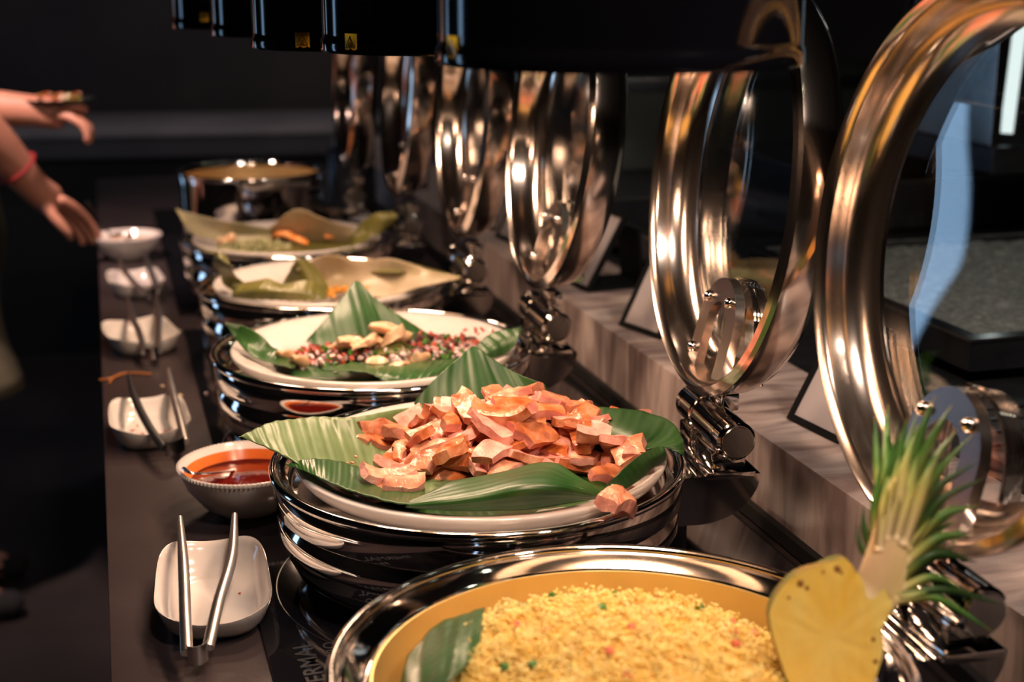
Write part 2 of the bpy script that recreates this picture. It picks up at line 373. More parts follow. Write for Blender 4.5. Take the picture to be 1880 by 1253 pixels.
def open_bin(name, label, cat, x0, x1, y0, y1, z0, z1, fill=None, t=.016, m=DSTEEL):
    o = thing(name, label, cat, ((x0 + x1) / 2, (y0 + y1) / 2, z0))
    W, D, H = x1 - x0, y1 - y0, z1 - z0; b = MB()
    b.box((0, 0, .006), (W, D, .012)); b.box((-W / 2 + t / 2, 0, H / 2), (t, D, H)); b.box((W / 2 - t / 2, 0, H / 2), (t, D, H))
    b.box((0, -D / 2 + t / 2, H / 2), (W - 2 * t, t, H)); b.box((0, D / 2 - t / 2, H / 2), (W - 2 * t, t, H))
    b.build('box', m, o, False)
    r = MB()
    for (c, d) in (((-W / 2 + t / 2, 0), (t + .006, D + .006)), ((W / 2 - t / 2, 0), (t + .006, D + .006)), ((0, -D / 2 + t / 2), (W - 2 * t - .006, t + .006)), ((0, D / 2 - t / 2), (W - 2 * t - .006, t + .006))):
        r.box((c[0], c[1], H + .001), (d[0], d[1], .004))
    r.build('rim', STEEL, o, False)
    return o, W, D, H
ib, W, D, H = open_bin('ice_bin', 'large dark steel bin filled with crushed ice at right', 'bin', 1.03, 1.95, 1.50, 2.15, .098, .150)
v = []; f = []; n1 = 70; n2 = 50
for j in range(n2 + 1):
    for i in range(n1 + 1):
        x = (i / n1 - .5) * (W - .034); y = (j / n2 - .5) * (D - .034)
        v.append((x, y, H - .010 + .006 * noise.noise(Vector((x * 60, y * 60, 0)))))
for j in range(n2):
    for i in range(n1): a = j * (n1 + 1) + i; f.append((a, a + 1, a + n1 + 2, a + n1 + 1))
link('crushed_ice', v, f, ICE, ib, False)['kind'] = 'stuff'
open_bin('steel_food_bin', 'smaller empty dark steel bin beyond the ice bin', 'bin', .89, 1.30, 2.23, 2.66, .098, .155)
open_bin('steel_food_bin', 'dark steel bin deeper along the station between ice and empty bins', 'bin', 1.40, 2.2, 2.45, 3.1, .098, .20)
bx = thing('glass_front_case', 'dark box-like display case on the steel station seen through the second lid', 'display case', (1.9, 3.7, .098))
MB().box((0, 0, .12), (1.4, .5, .24), bev=.006).build('case_body', mat('dark_green_case', (.030, .038, .034), .25, 0, (.045, .055, .048), scale=3), bx)
MB().box((0, -.258, .22), (1.4, .01, .03), bev=.002).build('case_rail', DSTEEL, bx)
# drip trays laid in front of the bins
dt = thing('drip_tray', 'flat dark slotted drip tray lying on the steel near the right edge', 'tray', (.97, 1.12, .0975))
MB().box((0, 0, .003), (.17, .55, .006), bev=.002).build('tray_plate', GRATE, dt)
for i in range(14): MB().box((0, -.25 + i * .0385, .008), (.15, .006, .004)).build('slat', DSTEEL, dt, False)

# ------------------------------------------------------------------ chafing dishes
def lid(parent, cx, cy, cz, th, phi, R=.212, handle=True):
    """round chrome-framed glass lid; local -X is its inner (food) side"""
    lf = MB()
    Ro = Matrix.Rotation(PI / 2, 3, 'Y')   # lathe axis z -> +x
    prof = [(R - .001, 0), (R - .006, -.003), (R - .0105, .001), (R - .0125, .006), (R - .0135, .018), (R - .0165, .030), (R - .022, .038), (R - .030, .0425), (R - .036, .045),
            (R - .034, .050), (R - .020, .0515), (R - .008, .046), (R - .001, .034), (R + .001, .018), (R + .003, .010), (R + .003, .003), (R - .001, 0)]
    lf.lathe(prof, 128, R=Ro)
    lo = lf.build('lid_frame', LIDM, parent, sharp=50)
    lo.location = (cx, cy, cz); lo.rotation_euler = Euler((0, -th, phi), 'XYZ')
    g = MB().lathe([(0, .0468), (R - .034, .0468), (R - .034, .0438), (0, .0438)], 96, R=Ro).build('glass_pane', GLASS, lo, sharp=60)
    # stadium shaped hinge plate on the inner face near the hinge
    hp = MB(); n = 20
    zb = -R + .016; zc = -R + .064
    def arch(w_):
        return [(w_, zb), (w_, (zb + zc) / 2)] + [(w_ * math.cos(PI * i / n), zc + w_ * math.sin(PI * i / n)) for i in range(n + 1)] + [(-w_, (zb + zc) / 2), (-w_, zb)]
    o_ = arch(.052); i_ = arch(.027); m_ = len(o_)
    TT = lambda x, z: x - .012 + (z - zc + .06) * .13
    vv = [(TT(.026, z), y, z) for (y, z) in o_] + [(TT(.026, z), y, z) for (y, z) in i_] + [(TT(.026, z) + .010, y, z) for (y, z) in o_] + [(TT(.026, z) + .010, y, z) for (y, z) in i_]
    ff = [(0, 2 * m_, 3 * m_, m_), (m_ - 1, 2 * m_ - 1, 4 * m_ - 1, 3 * m_ - 1)]
    for i in range(m_ - 1):
        j = i + 1
        ff += [(i, j, m_ + j, m_ + i), (2 * m_ + i, 3 * m_ + i, 3 * m_ + j, 2 * m_ + j), (i, 2 * m_ + i, 2 * m_ + j, j), (m_ + i, m_ + j, 3 * m_ + j, 3 * m_ + i)]
    hp.add(vv, ff); hp.build('hinge_plate', PLATEM, lo, sharp=40)
    outer = MB()
    for k in range(5):
        outer.tube([(.046 + .004 * k, y, z) for (y, z) in arch(.053 - .001 * k)], .0022, 6, up=(1, 0, 0))
    outer.build('outer_gasket', CHROME, lo)
    for (y, z) in ((.034, zc + .026), (-.028, zc + .032), (.042, zb + .016)):
        MB().lathe([(0, 0), (.0062, 0), (.0062, .002), (.005, .005), (.003, .0068), (0, .0075)], 20, (TT(.026, z), y, z), Matrix.Rotation(-PI / 2, 3, 'Y')).build('screw', CHROME, lo)
    if handle:
        MB().tube(smooth_path([(.046, .115, R - .062), (.075, .112, R - .045), (.098, .07, R - .010), (.102, 0, R + .004), (.098, -.07, R - .010), (.075, -.112, R - .045), (.046, -.115, R - .062)], 36), .0095, 14).build('lid_handle', CHROME, lo)
    return lo
def hinge(parent, hx, hy, hz, phi, rim):
    hc = MB()
    Ry = Matrix.Rotation(-PI / 2, 3, 'X'); Rz = Matrix.Rotation(phi, 3, 'Z'); RR = Rz @ Ry
    def at(x, y, z): return tuple(Rz @ Vector((x, y, z)) + Vector((hx, hy, hz)))
    r = .0205
    # near barrel, gap collar, far barrel
    hc.lathe([(0, -.075), (r - .003, -.075), (r - .002, -.0735), (r - .0015, -.073), (r, -.0715), (r, -.055), (r - .001, -.0545), (r - .001, -.0535), (r, -.053), (r, .012), (r - .002, .014), (r - .006, .0145), (r - .006, .020), (r - .001, .021), (r, .023), (r, .056), (r - .001, .0565), (r - .001, .058), (r, .0585), (r, .068), (r - .003, .072), (0, .0725)], 48, (hx, hy, hz), RR)
    hc.build('hinge_barrel', CHROME, parent, sharp=25)
    MB().lathe([(0, 0), (r - .0045, 0), (r - .004, .001), (r - .004, .003), (0, .003)], 40, at(0, -.0765, 0), RR).build('hinge_cap', STEEL, parent, sharp=25)
    hb = MB()
    hb.box(at(-.002, -.030, -.026), (.036, .060, .022), Rz, .003); hb.box(at(-.002, .038, -.026), (.034, .040, .022), Rz, .003)
    hb.box(at(-.004, 0, -.036), (.052, .146, .008), Rz, .002)
    hb.box(at(.012, .01, .024), (.020, .055, .02), Rz, .003)
    hb.build('hinge_block', CHROME, parent, sharp=30)
    # half-round wedge shelf under the block
    w = MB(); n = 18; P = []
    for i in range(n + 1):
        a = -PI / 2 * i / n * 1.0; P.append((.066 * math.cos(a) - .034, .052 * math.sin(a)))
    P.append((-.060, -.052)); P.append((-.060, 0)); m_ = len(P); vv = []
    for y in (-.060, .060):
        for (x, z) in P: vv.append(at(x, y, z - .0405))
    ff = [tuple(reversed(range(m_))), tuple(range(m_, 2 * m_))] + [(i, (i + 1) % m_, m_ + (i + 1) % m_, m_ + i) for i in range(m_)]
    w.add(vv, ff); w.build('support_wedge', CHROME, parent, sharp=30)
    MB().box(at(-.045, -.02, (-hz + .004 - .093) / 2), (.020, .022, hz - .097), Rz, .002).build('support_leg', DSTEEL, parent)
def chafer(label, cx, cy, lidp, hp, deep=False, lid_handle=False, k=1.0, lr=.212):
    def K(p): return [(r_ * k, z_) for r_, z_ in p]
    c = thing('chafing_dish', label, 'chafing dish', (cx, cy, .004), 0, 'round chrome chafing dishes along the buffet')
    if deep is None:
        MB().lathe(K([(0, .078), (.186, .078), (.190, .090), (.191, .110), (.199, .1135), (.2025, .1145)]), 128).build('water_pan', CHROME, c, sharp=60)
    elif not deep:
        MB().lathe(K([(0, .096), (.186, .096), (.190, .100), (.191, .110), (.199, .1135), (.2025, .1145)]), 128).build('water_pan', CHROME, c, sharp=60)
    else:
        MB().lathe(K([(.2025, .1145), (.196, .1165), (.187, .108), (.183, .106), (.1815, .110), (.179, .1105), (.1775, .107)]), 128).build('water_pan', CHROME, c, sharp=60)
        MB().lathe(K([(0, .040), (.150, .040), (.168, .048), (.1735, .060), (.1770, .109), (.1785, .109), (.175, .056), (.168, .042), (.150, .036), (0, .036)]), 128).build('food_pan', FOODPAN, c, sharp=60)
    rm = MB(); rm.lathe(K([(.2035, .1125), (.2015, .1150), (.2015, .1185), (.2045, .1215), (.2085, .1205), (.2100, .1170), (.2085, .1135), (.2060, .1120), (.2035, .1125)]), 160)
    rm.build('rim', CHROME, c, sharp=80)
    MB().lathe(K([(.2055, .1125), (.2065, .1090), (.2055, .084), (.2025, .0815), (.2000, .0800), (.2005, .0770), (.2030, .0735), (.2035, .058), (.2015, .054), (.1980, .0525), (.1975, .0500), (.1960, .038), (.1880, .022), (.172, .010), (.150, .004), (0, .004)]), 160).build('body', CHROME, c, sharp=60)
    MB().lathe(K([(.110, .004), (.110, 0), (.125, 0), (.125, .005)]), 64).build('foot_ring', BLACKP, c)
    lx, ly, lz, th, phi = lidp
    hinge(c, hp[0] - cx, hp[1] - cy, hp[2] - .004, phi, None)
    lid(c, lx - cx, ly - cy, lz - .004, th, phi, R=lr, handle=lid_handle)
    return c
FOODPAN = mat('brushed_gold_steel', (.74, .60, .28), .38, .75, (.66, .52, .22), scale=12)
ch0 = chafer('nearest chafing dish, holding yellow rice and a pineapple', .33, .87, (.590, .90, .392, -.10, -.04), (.600, .90, .144), deep=True, lid_handle=True)
ch1 = chafer('chafing dish under the plate of sliced pink pork', .343, 1.32, (.593, 1.325, .390, -.105, -.09), (.600, 1.320, .140))
ch2 = chafer('chafing dish under the seafood salad plate with upright green leaf', .322, 1.785, (.572, 1.83, .387, -.125, -.05), (.572, 1.835, .137), lr=.204)
ch3 = chafer('chafing dish under the nearly empty plate of wilted leaves', .318, 2.20, (.553, 2.23, .380, -.08, -.05), (.558, 2.215, .138), k=.93, lr=.197)
ch4 = chafer('farthest chafing dish with a plate, holding orange shrimp on leaves', .316, 2.602, (.530, 2.63, .390, -.08, -.06), (.548, 2.65, .138), k=.93, lr=.197)

# tall soup chafing dish with its own open lid
sx, sy = (0.3030, 3.0866, 0.1870)[0], (0.3030, 3.0866, 0.1870)[1]
sp = thing('soup_chafing_dish', 'tall round polished steel soup pot with open lid at the far end', 'chafing dish', (sx, sy, .004), 0, 'round chrome chafing dishes along the buffet')
MB().lathe([(.0, .0), (.140, .0), (.150, .008), (.152, .030), (.1535, .040), (.1535, .160), (.155, .172), (.1545, .176)], 96).build('body', CHROME, sp, sharp=60)
MB().lathe([(.150, .174), (.1545, .174), (.1575, .178), (.1570, .182), (.1540, .184), (.1495, .1835), (.1470, .178), (.1460, .172)], 96).build('rim', CHROME, sp, sharp=80)
MB().lathe([(0, .070), (.143, .070), (.1465, .080), (.1465, .175)], 96).build('inner_pot', FOODPAN, sp, sharp=60)
MB().lathe([(.0, .145), (.1462, .145)], 64).build('soup', mat('brown_broth', (.35, .14, .06), .15, 0, (.45, .2, .09), scale=8), sp)
hinge(sp, .515 - sx, 3.05 - sy, .134, -.06, None)
MB().box(((.49 + sx) / 2 + .075 - sx, 3.05 - sy, .090), (abs(.49 - sx) - .13, .04, .02)).build('hinge_arm', CHROME, sp, False)
lid(sp, .50 - sx, 3.04 - sy, .375, -.05, -.06, R=.197, handle=False)
# dark perforated canister right of the pot
cn = thing('utensil_canister', 'dark ribbed metal canister standing right of the steel pot', 'canister', (.575, 3.42, 0))
MB().lathe([(0, 0), (.055, 0), (.057, .003), (.057, .18), (.055, .183), (.053, .18), (.053, .01), (0, .01)], 40).build('canister_body', DSTEEL, cn, sharp=60)
for i in range(14): MB().lathe([(.0575, 0), (.0592, .002), (.0575, .004)], 40, (0, 0, .02 + i * .0115)).build('rib', BLACKP, cn)

# ------------------------------------------------------------------ plates
def plate(label, x, y, z, R=.185, m=PORC):
    p = tag(MB().lathe([(0, .006), (R - .075, .006), (R - .045, .010), (R - .022, .0225), (R - .004, .0270), (R - .001, .0268), (R, .0250), (R - .001, .0215), (R - .006, .014), (R - .014, .0075), (R - .030, .0025), (R - .050, .001), (R - .060, .0), (0, .0005)], 128).build('oval_plate', m, None, sharp=70), label, 'plate', 'large white plates on the chafing dishes')
    p.name = 'serving_plate'; p.location = (x, y, z); return p
ZP = .1008
plate('large white round plate heaped with pink pork slices', .345, 1.317, ZP + .003, R=.187)
plate('large white round plate with chopped seafood salad', .322, 1.775, ZP + .001, m=PORCD)
plate('large white round plate with wilted leaves, almost empty', .320, 2.195, ZP, R=.172, m=PORCD)
plate('large white plate with orange shrimp and grain salad', .314, 2.600, ZP, R=.172)

# ------------------------------------------------------------------ banana leaves, plate of pork
leaf('banana_leaf', [[(0.1095, 1.3704, 0.1500), (0.1107, 1.3718, 0.1500), (0.1123, 1.3727, 0.1490), (0.1143, 1.3717, 0.1480)],
    [(0.1468, 1.4028, 0.1520), (0.1472, 1.3794, 0.1500), (0.1465, 1.3470, 0.1490), (0.1480, 1.3085, 0.1470)],
    [(0.1920, 1.4266, 0.1460), (0.1908, 1.3899, 0.1380), (0.1887, 1.3297, 0.1320), (0.1865, 1.2616, 0.1330)],
    [(0.2368, 1.4190, 0.1450), (0.2389, 1.3920, 0.1240), (0.2366, 1.3376, 0.1160), (0.2224, 1.2265, 0.1300)],
    [(0.2960, 1.4508, 0.1400), (0.2968, 1.4283, 0.1160), (0.2794, 1.3340, 0.1130), (0.2607, 1.2177, 0.1260)],
    [(0.3722, 1.4998, 0.1220), (0.3532, 1.4247, 0.1120), (0.3277, 1.3231, 0.1120), (0.3074, 1.2418, 0.1200)]], LEAFP,
    'pale green banana leaf sticking out left from the pork plate, tip over the sauce bowl', ribs=17, amp=.0014, nu=70, seed=1, group=None)
leaf('banana_leaf', [[(0.1469, 1.3020, 0.1410), (0.1479, 1.3017, 0.1410), (0.1492, 1.2997, 0.1410)],
    [(0.1708, 1.2996, 0.1450), (0.1692, 1.2817, 0.1430), (0.1682, 1.2686, 0.1400)],
    [(0.2057, 1.3047, 0.1360), (0.1981, 1.2623, 0.1370), (0.1900, 1.2257, 0.1390)],
    [(0.2417, 1.2692, 0.1280), (0.2335, 1.2252, 0.1320), (0.2235, 1.1843, 0.1380)],
    [(0.2728, 1.2538, 0.1220), (0.2641, 1.2142, 0.1280), (0.2533, 1.1699, 0.1360)]], LEAF,
    'small banana leaf flap lying over the left front plate rim', ribs=10, seed=2)
leaf('banana_leaf', [[(0.2383, 1.1768, 0.1340), (0.2389, 1.1768, 0.1360), (0.2410, 1.1819, 0.1370)],
    [(0.2693, 1.1596, 0.1340), (0.2711, 1.1600, 0.1440), (0.2859, 1.1964, 0.1460)],
    [(0.2994, 1.1496, 0.1340), (0.3051, 1.1521, 0.1500), (0.3365, 1.2009, 0.1500)],
    [(0.3327, 1.1428, 0.1340), (0.3422, 1.1407, 0.1580), (0.3789, 1.1962, 0.1560)],
    [(0.3687, 1.1436, 0.1340), (0.3737, 1.1357, 0.1540), (0.3910, 1.1649, 0.1560)],
    [(0.4141, 1.1546, 0.1330), (0.4151, 1.1545, 0.1340), (0.4175, 1.1554, 0.1350)]], LEAFF,
    'dark green banana leaf folded up in front of the pork heap', ribs=8, amp=.0001, nu=60, nv=30, seed=3)
leaf('banana_leaf', [[(0.3039, 1.4450, 0.1460), (0.3054, 1.4460, 0.1480), (0.3068, 1.4470, 0.1501)],
    [(0.3245, 1.4300, 0.1376), (0.3282, 1.4450, 0.1563), (0.3320, 1.4550, 0.1710)],
    [(0.3505, 1.4250, 0.1369), (0.3544, 1.4520, 0.1658), (0.3603, 1.4700, 0.1865)],
    [(0.3809, 1.4250, 0.1311), (0.3798, 1.4550, 0.1691), (0.3791, 1.4800, 0.1956)],
    [(0.4148, 1.4250, 0.1282), (0.4033, 1.4500, 0.1593), (0.3951, 1.4700, 0.1858)],
    [(0.4444, 1.4200, 0.1271), (0.4285, 1.4400, 0.1507), (0.4204, 1.4550, 0.1697)],
    [(0.4633, 1.4200, 0.1254), (0.4521, 1.4250, 0.1468), (0.4473, 1.4300, 0.1607)]], LEAFD,
    'pointed green banana leaf rising upright behind the pork heap', ribs=9, rag=.6, nu=60, nv=36, seed=4)
leaf('banana_leaf', [[(0.4714, 1.3444, 0.1580), (0.4564, 1.3260, 0.1400), (0.4457, 1.3114, 0.1280)],
    [(0.4925, 1.3276, 0.1600), (0.4713, 1.2930, 0.1520), (0.4576, 1.2866, 0.1350)],
    [(0.5140, 1.3050, 0.1620), (0.4850, 1.2519, 0.1580), (0.4696, 1.2481, 0.1420)],
    [(0.5305, 1.2688, 0.1600), (0.5122, 1.2477, 0.1540), (0.4871, 1.2344, 0.1460)],
    [(0.5301, 1.2374, 0.1500), (0.5195, 1.2296, 0.1490), (0.5053, 1.2299, 0.1480)],
    [(0.5244, 1.2214, 0.1400), (0.5219, 1.2212, 0.1420), (0.5197, 1.2243, 0.1440)]], LEAFD,
    'glossy dark banana leaf spread over the right rim of the pork plate', ribs=7, nu=50, seed=5)
leaf('banana_leaf', [[(0.4222, 1.1701, 0.1340), (0.4235, 1.1691, 0.1310), (0.4244, 1.1655, 0.1290)],
    [(0.4410, 1.1709, 0.1500), (0.4465, 1.1708, 0.1420), (0.4515, 1.1721, 0.1340)],
    [(0.4703, 1.1984, 0.1540), (0.4742, 1.1951, 0.1460), (0.4808, 1.1999, 0.1360)],
    [(0.4979, 1.2259, 0.1500), (0.4975, 1.2146, 0.1460), (0.5039, 1.2215, 0.1380)],
    [(0.5058, 1.2298, 0.1480), (0.5059, 1.2256, 0.1460), (0.5078, 1.2273, 0.1430)]], LEAFD,
    'narrow curled banana leaf strip on the right edge of the pork plate', ribs=4, seed=6)
leaf('banana_leaf', [[(.22, 1.20, .1125), (.20, 1.30, .1125), (.22, 1.40, .1125)], [(.34, 1.17, .1125), (.34, 1.30, .112), (.34, 1.43, .1125)], [(.46, 1.20, .1125), (.47, 1.30, .1125), (.46, 1.40, .1125)]], LEAF,
    'flat banana leaf under the pork slices', ribs=14, amp=.0005, seed=7)

# ------------------------------------------------------------------ pork slices
def pork_mesh(k):
    rnd = random.Random(100 + k)
    L_ = rnd.uniform(.036, .062); W_ = rnd.uniform(.019, .034); T_ = rnd.uniform(.0075, .0130); bend = rnd.uniform(-.9, .9); tw = rnd.uniform(-.4, .4); tap = rnd.uniform(.35, 1.0); tap2 = rnd.uniform(.5, 1.0)
    nx, ny, nz = 12, 6, 3; vv = {}; V = []; F = []; MI = []
    def pos(i, j, k_):
        u, v_, w_ = i / nx * 2 - 1, j / ny * 2 - 1, k_ / nz * 2 - 1
        t = (tap + (1 - tap) * (u + 1) / 2) if u < 0 else (tap2 + (1 - tap2) * (1 - (u + 1) / 2) * 2)
        t = min(1, t)
        x = u * L_ / 2 + v_ * .15 * W_ * math.sin(k + 1); y = v_ * W_ / 2 * t; z = w_ * T_ / 2 * (1 - .25 * v_ * v_) * (1 - .2 * u * u)
        d = noise.noise(Vector((x * 55 + k * 7, y * 55, z * 30))) * .0036; y += d; z += noise.noise(Vector((x * 80, y * 80 + k * 5, 3))) * .0022
        x += noise.noise(Vector((y * 90, z * 60, k))) * .002
        R = 1 / (bend * 26 + 1e-3); a = x / R; x2 = math.sin(a) * (R - z); z2 = R - math.cos(a) * (R - z)
        a2 = tw * x / L_; y3 = y * math.cos(a2) - z2 * math.sin(a2) * .5; z3 = z2 + y * math.sin(a2)
        return (x2, y3, z3)
    def vid(i, j, k_):
        key = (i, j, k_)
        if key not in vv: vv[key] = len(V); V.append(pos(i, j, k_))
        return vv[key]
    roast = k % 3
    for i in range(nx):
        for j in range(ny):
            F.append((vid(i, j, 0), vid(i, j + 1, 0), vid(i + 1, j + 1, 0), vid(i + 1, j, 0))); MI.append(0 if roast == 1 else 1)
            F.append((vid(i, j, nz), vid(i + 1, j, nz), vid(i + 1, j + 1, nz), vid(i, j + 1, nz))); MI.append(1 if roast else 0)
    for i in range(nx):
        for q in range(nz):
            F.append((vid(i, 0, q), vid(i + 1, 0, q), vid(i + 1, 0, q + 1), vid(i, 0, q + 1))); MI.append(0 if roast else 1)
            F.append((vid(i, ny, q), vid(i, ny, q + 1), vid(i + 1, ny, q + 1), vid(i + 1, ny, q))); MI.append(0 if roast != 2 else 1)
    for j in range(ny):
        for q in range(nz):
            F.append((vid(0, j, q), vid(0, j, q + 1), vid(0, j + 1, q + 1), vid(0, j + 1, q))); MI.append(0)
            F.append((vid(nx, j, q), vid(nx, j + 1, q), vid(nx, j + 1, q + 1), vid(nx, j, q + 1))); MI.append(1)
    me = bpy.data.meshes.new('pork_slice'); me.from_pydata(V, [], F); me.materials.append(PORKC); me.materials.append(PORKR)
    me.polygons.foreach_set('material_index', MI); me.polygons.foreach_set('use_smooth', [True] * len(F)); me.update()
    bm = bmesh.new(); bm.from_mesh(me)
    for e in bm.edges:
        if len(e.link_faces) == 2 and e.calc_face_angle(0) > math.radians(48): e.smooth = False
    bm.to_mesh(me); bm.free()
    return me
PM = [pork_mesh(k) for k in range(16)]
def pork(p, rot, k=None, s=1.0, label='pink roast pork slice in the heap on the banana leaf', group='pork slices heaped on the plate'):
    o = bpy.data.objects.new('pork_slice', PM[(k if k is not None else random.randrange(16)) % 16]); COL.objects.link(o)
    o.location = p; o.rotation_euler = rot; o.scale = s if isinstance(s, tuple) else (s, s, s); return tag(o, label, 'meat', group)
rp = random.Random(21)
HC = Vector((.372, 1.345)); HA, HB = .138, .098
def hz(x, y):
    a = (x - HC.x) / HA; b = (y - HC.y) / HB; r2 = a * a + b * b
    return .058 * max(0, 1 - r2) ** .8
placed = 0
for layer in range(5):
    cnt = (34, 30, 24, 16, 9)[layer]; sc = (1.0, .88, .74, .56, .36)[layer]; pts = []
    tries = 0
    while len(pts) < cnt and tries < 4000:
        tries += 1
        a = rp.uniform(0, 2 * PI); q = math.sqrt(rp.random())
        x = HC.x + HA * sc * q * math.cos(a) + (.012 if layer > 2 else 0); y = HC.y + HB * sc * q * math.sin(a)
        if layer < 2 and x < .30 and y < 1.30: continue
        if layer == 0 and y < 1.275 and x < .40: continue
        if all((x - u) ** 2 + (y - v_) ** 2 > (.0225 - .0012 * layer) ** 2 for u, v_ in pts): pts.append((x, y))
    for x, y in pts:
        z = .118 + layer * .0125 + rp.uniform(-.002, .003)
        z = min(z, .121 + hz(x, y) + .004)
        dx, dy = (x - HC.x) / HA, (y - HC.y) / HB
        tl = .12 + .42 * min(1, math.hypot(dx, dy)) if layer else .1
        rot = Euler((rp.gauss(0, .28) - dy * tl, rp.gauss(0, .28) + dx * tl, rp.uniform(0, 2 * PI)), 'XYZ')
        # tilt outward in world space
        M_ = Euler((-dy * tl, dx * tl, 0)).to_matrix() @ Euler((rp.gauss(0, .30), rp.gauss(0, .30), rp.uniform(0, 2 * PI))).to_matrix()
        reg = 'on the crest of the heap' if layer > 2 else 'at the left end of the heap' if x < HC.x - .075 else 'at the right end of the heap' if x > HC.x + .075 else 'on the front slope of the heap' if y < HC.y - .02 else 'on the rear slope of the heap'
        pork((x, y, z), M_.to_euler(), s=rp.uniform(.92, 1.25), label='pink roast pork slice ' + reg + ' on the banana leaf', group='pork slices ' + reg); placed += 1
for (p, r, k, s, lb) in (
    ((0.4254, 1.1309, 0.1400), (.35, .35, .6), 4, (.50, .85, 1.5), 'chunky pork piece fallen onto the right front plate rim'),
    ((0.2271, 1.2351, 0.1280), (.1, -.1, .5), 2, .95, 'pork slice alone at the left front of the plate, lowest of three'),
    ((0.2500, 1.2400, 0.1320), (.3, .1, .25), 7, 1.05, 'pork slice lying across the left front pieces of the plate'),
    ((0.2372, 1.2540, 0.1360), (.2, .1, .1), 5, .9, 'narrow pork strip on top of the left front pieces'),
    ((0.2421, 1.4096, 0.1240), (.2, .2, 1.2), 8, .9, 'pork slice at the far left tip of the heap'),
    ((0.2623, 1.4172, 0.1300), (1.2, .2, .3), 11, .9, 'curled pork slice standing on edge at the left of the heap'),
    ((0.2955, 1.4008, 0.1400), (-.7, .1, 1.5), 6, 1.05, 'squarish pork slice leaning upright at the left of the heap'),
    ((0.2921, 1.3144, 0.1300), (.3, .0, .9), 10, 1.15, 'long pale pork strip at the left of the heap'),
    ((0.2845, 1.3056, 0.1240), (.1, .1, .15), 9, 1.0, 'pale pork strip lying flat left of the front leaf'),
    ((0.3473, 1.2793, 0.1280), (.45, .0, .2), 12, 1.0, 'rough pork slice just above the front leaf edge'),
    ((0.4330, 1.1814, 0.1450), (.5, .3, .5), 14, 1.15, 'broad orange pork slice at the right front of the heap'),
    ((0.4818, 1.2427, 0.1460), (.1, .3, 1.1), 15, .95, 'narrow pork strip pointing at the right plate rim')):
    o = pork(p, r, k, s, lb)
for i in range(18):
    x, y = rp.uniform(.435, .510), rp.uniform(1.235, 1.345)
    if (x - .345) ** 2 + (y - 1.317) ** 2 > .168 ** 2: continue
    pork((x, y, rp.uniform(.128, .150)), Euler((rp.uniform(-.2, .7), rp.uniform(-.1, .6), rp.uniform(0, 6.28))), s=rp.uniform(.85, 1.1), label='pork slice spilling down at the right front of the heap beside the curled leaf', group='pork slices spilling at the right front')
# crumbs of pork left on the leaf and rim
cb = MB()
for i in range(16):
    x, y, z = ((.20 + .03 * rp.random(), 1.27 + .08 * rp.random(), .1265) if i < 8 else (.445 + .025 * rp.random(), 1.20 + .02 * rp.random(), .1300))
    cb.box((x, y, z), (.003 + .002 * rp.random(), .0025, .002), Euler((0, 0, rp.random() * 3)).to_matrix(), .0006)
c_ = cb.build('meat_crumbs', PORKR, None, False); tag(c_, 'tiny pork crumbs scattered on the leaf and plate rim', 'crumbs', kind='stuff')

# ------------------------------------------------------------------ seafood plate
leaf('banana_leaf', [[(0.2367, 1.8000, 0.1312), (0.2374, 1.8000, 0.1326), (0.2389, 1.8000, 0.1354)],
    [(0.2691, 1.7900, 0.1226), (0.2656, 1.8100, 0.1399), (0.2662, 1.8300, 0.1514)],
    [(0.2996, 1.7800, 0.1192), (0.2965, 1.8200, 0.1502), (0.2966, 1.8600, 0.1748)],
    [(0.3247, 1.7800, 0.1173), (0.3219, 1.8300, 0.1574), (0.3199, 1.8800, 0.1903)],
    [(0.3502, 1.7800, 0.1192), (0.3441, 1.8200, 0.1470), (0.3378, 1.8500, 0.1721)],
    [(0.3794, 1.7800, 0.1185), (0.3730, 1.8000, 0.1364), (0.3686, 1.8200, 0.1506)],
    [(0.4053, 1.7800, 0.1211), (0.4040, 1.7900, 0.1262), (0.4011, 1.8000, 0.1307)]], LEAFD,
    'dark green banana leaf standing in a point at the back of the seafood plate', ribs=9, nu=50, nv=30, seed=11)
leaf('banana_leaf', [[(0.1332, 1.7982, 0.1650), (0.1339, 1.7992, 0.1640), (0.1346, 1.8002, 0.1630)],
    [(0.1553, 1.7948, 0.1600), (0.1501, 1.7960, 0.1500), (0.1466, 1.7914, 0.1420)],
    [(0.1761, 1.7797, 0.1500), (0.1665, 1.7730, 0.1380), (0.1599, 1.7511, 0.1320)],
    [(0.1934, 1.7748, 0.1320), (0.1844, 1.7589, 0.1260), (0.1780, 1.7326, 0.1270)],
    [(0.2314, 1.7760, 0.1180), (0.2157, 1.7374, 0.1200), (0.2035, 1.6939, 0.1270)]], LEAF,
    'green banana leaf tip curling over the left rim of the seafood plate', ribs=6, seed=12)
leaf('banana_leaf', [[(0.2384, 1.6801, 0.1280), (0.2383, 1.6750, 0.1280), (0.2382, 1.6700, 0.1280)],
    [(0.2839, 1.7104, 0.1220), (0.2846, 1.6743, 0.1260), (0.2863, 1.6387, 0.1300)],
    [(0.3315, 1.7047, 0.1220), (0.3142, 1.6307, 0.1300), (0.3032, 1.6161, 0.1240)],
    [(0.3779, 1.6920, 0.1240), (0.3482, 1.6206, 0.1260), (0.3304, 1.6209, 0.1040)],
    [(0.4106, 1.6809, 0.1280), (0.3788, 1.6297, 0.1280), (0.3604, 1.6278, 0.1120)],
    [(0.4246, 1.6747, 0.1300), (0.4123, 1.6594, 0.1300), (0.4018, 1.6511, 0.1260)]], LEAF,
    'striped banana leaf hanging over the front rim of the seafood plate', ribs=14, amp=.0013, nu=60, seed=13)
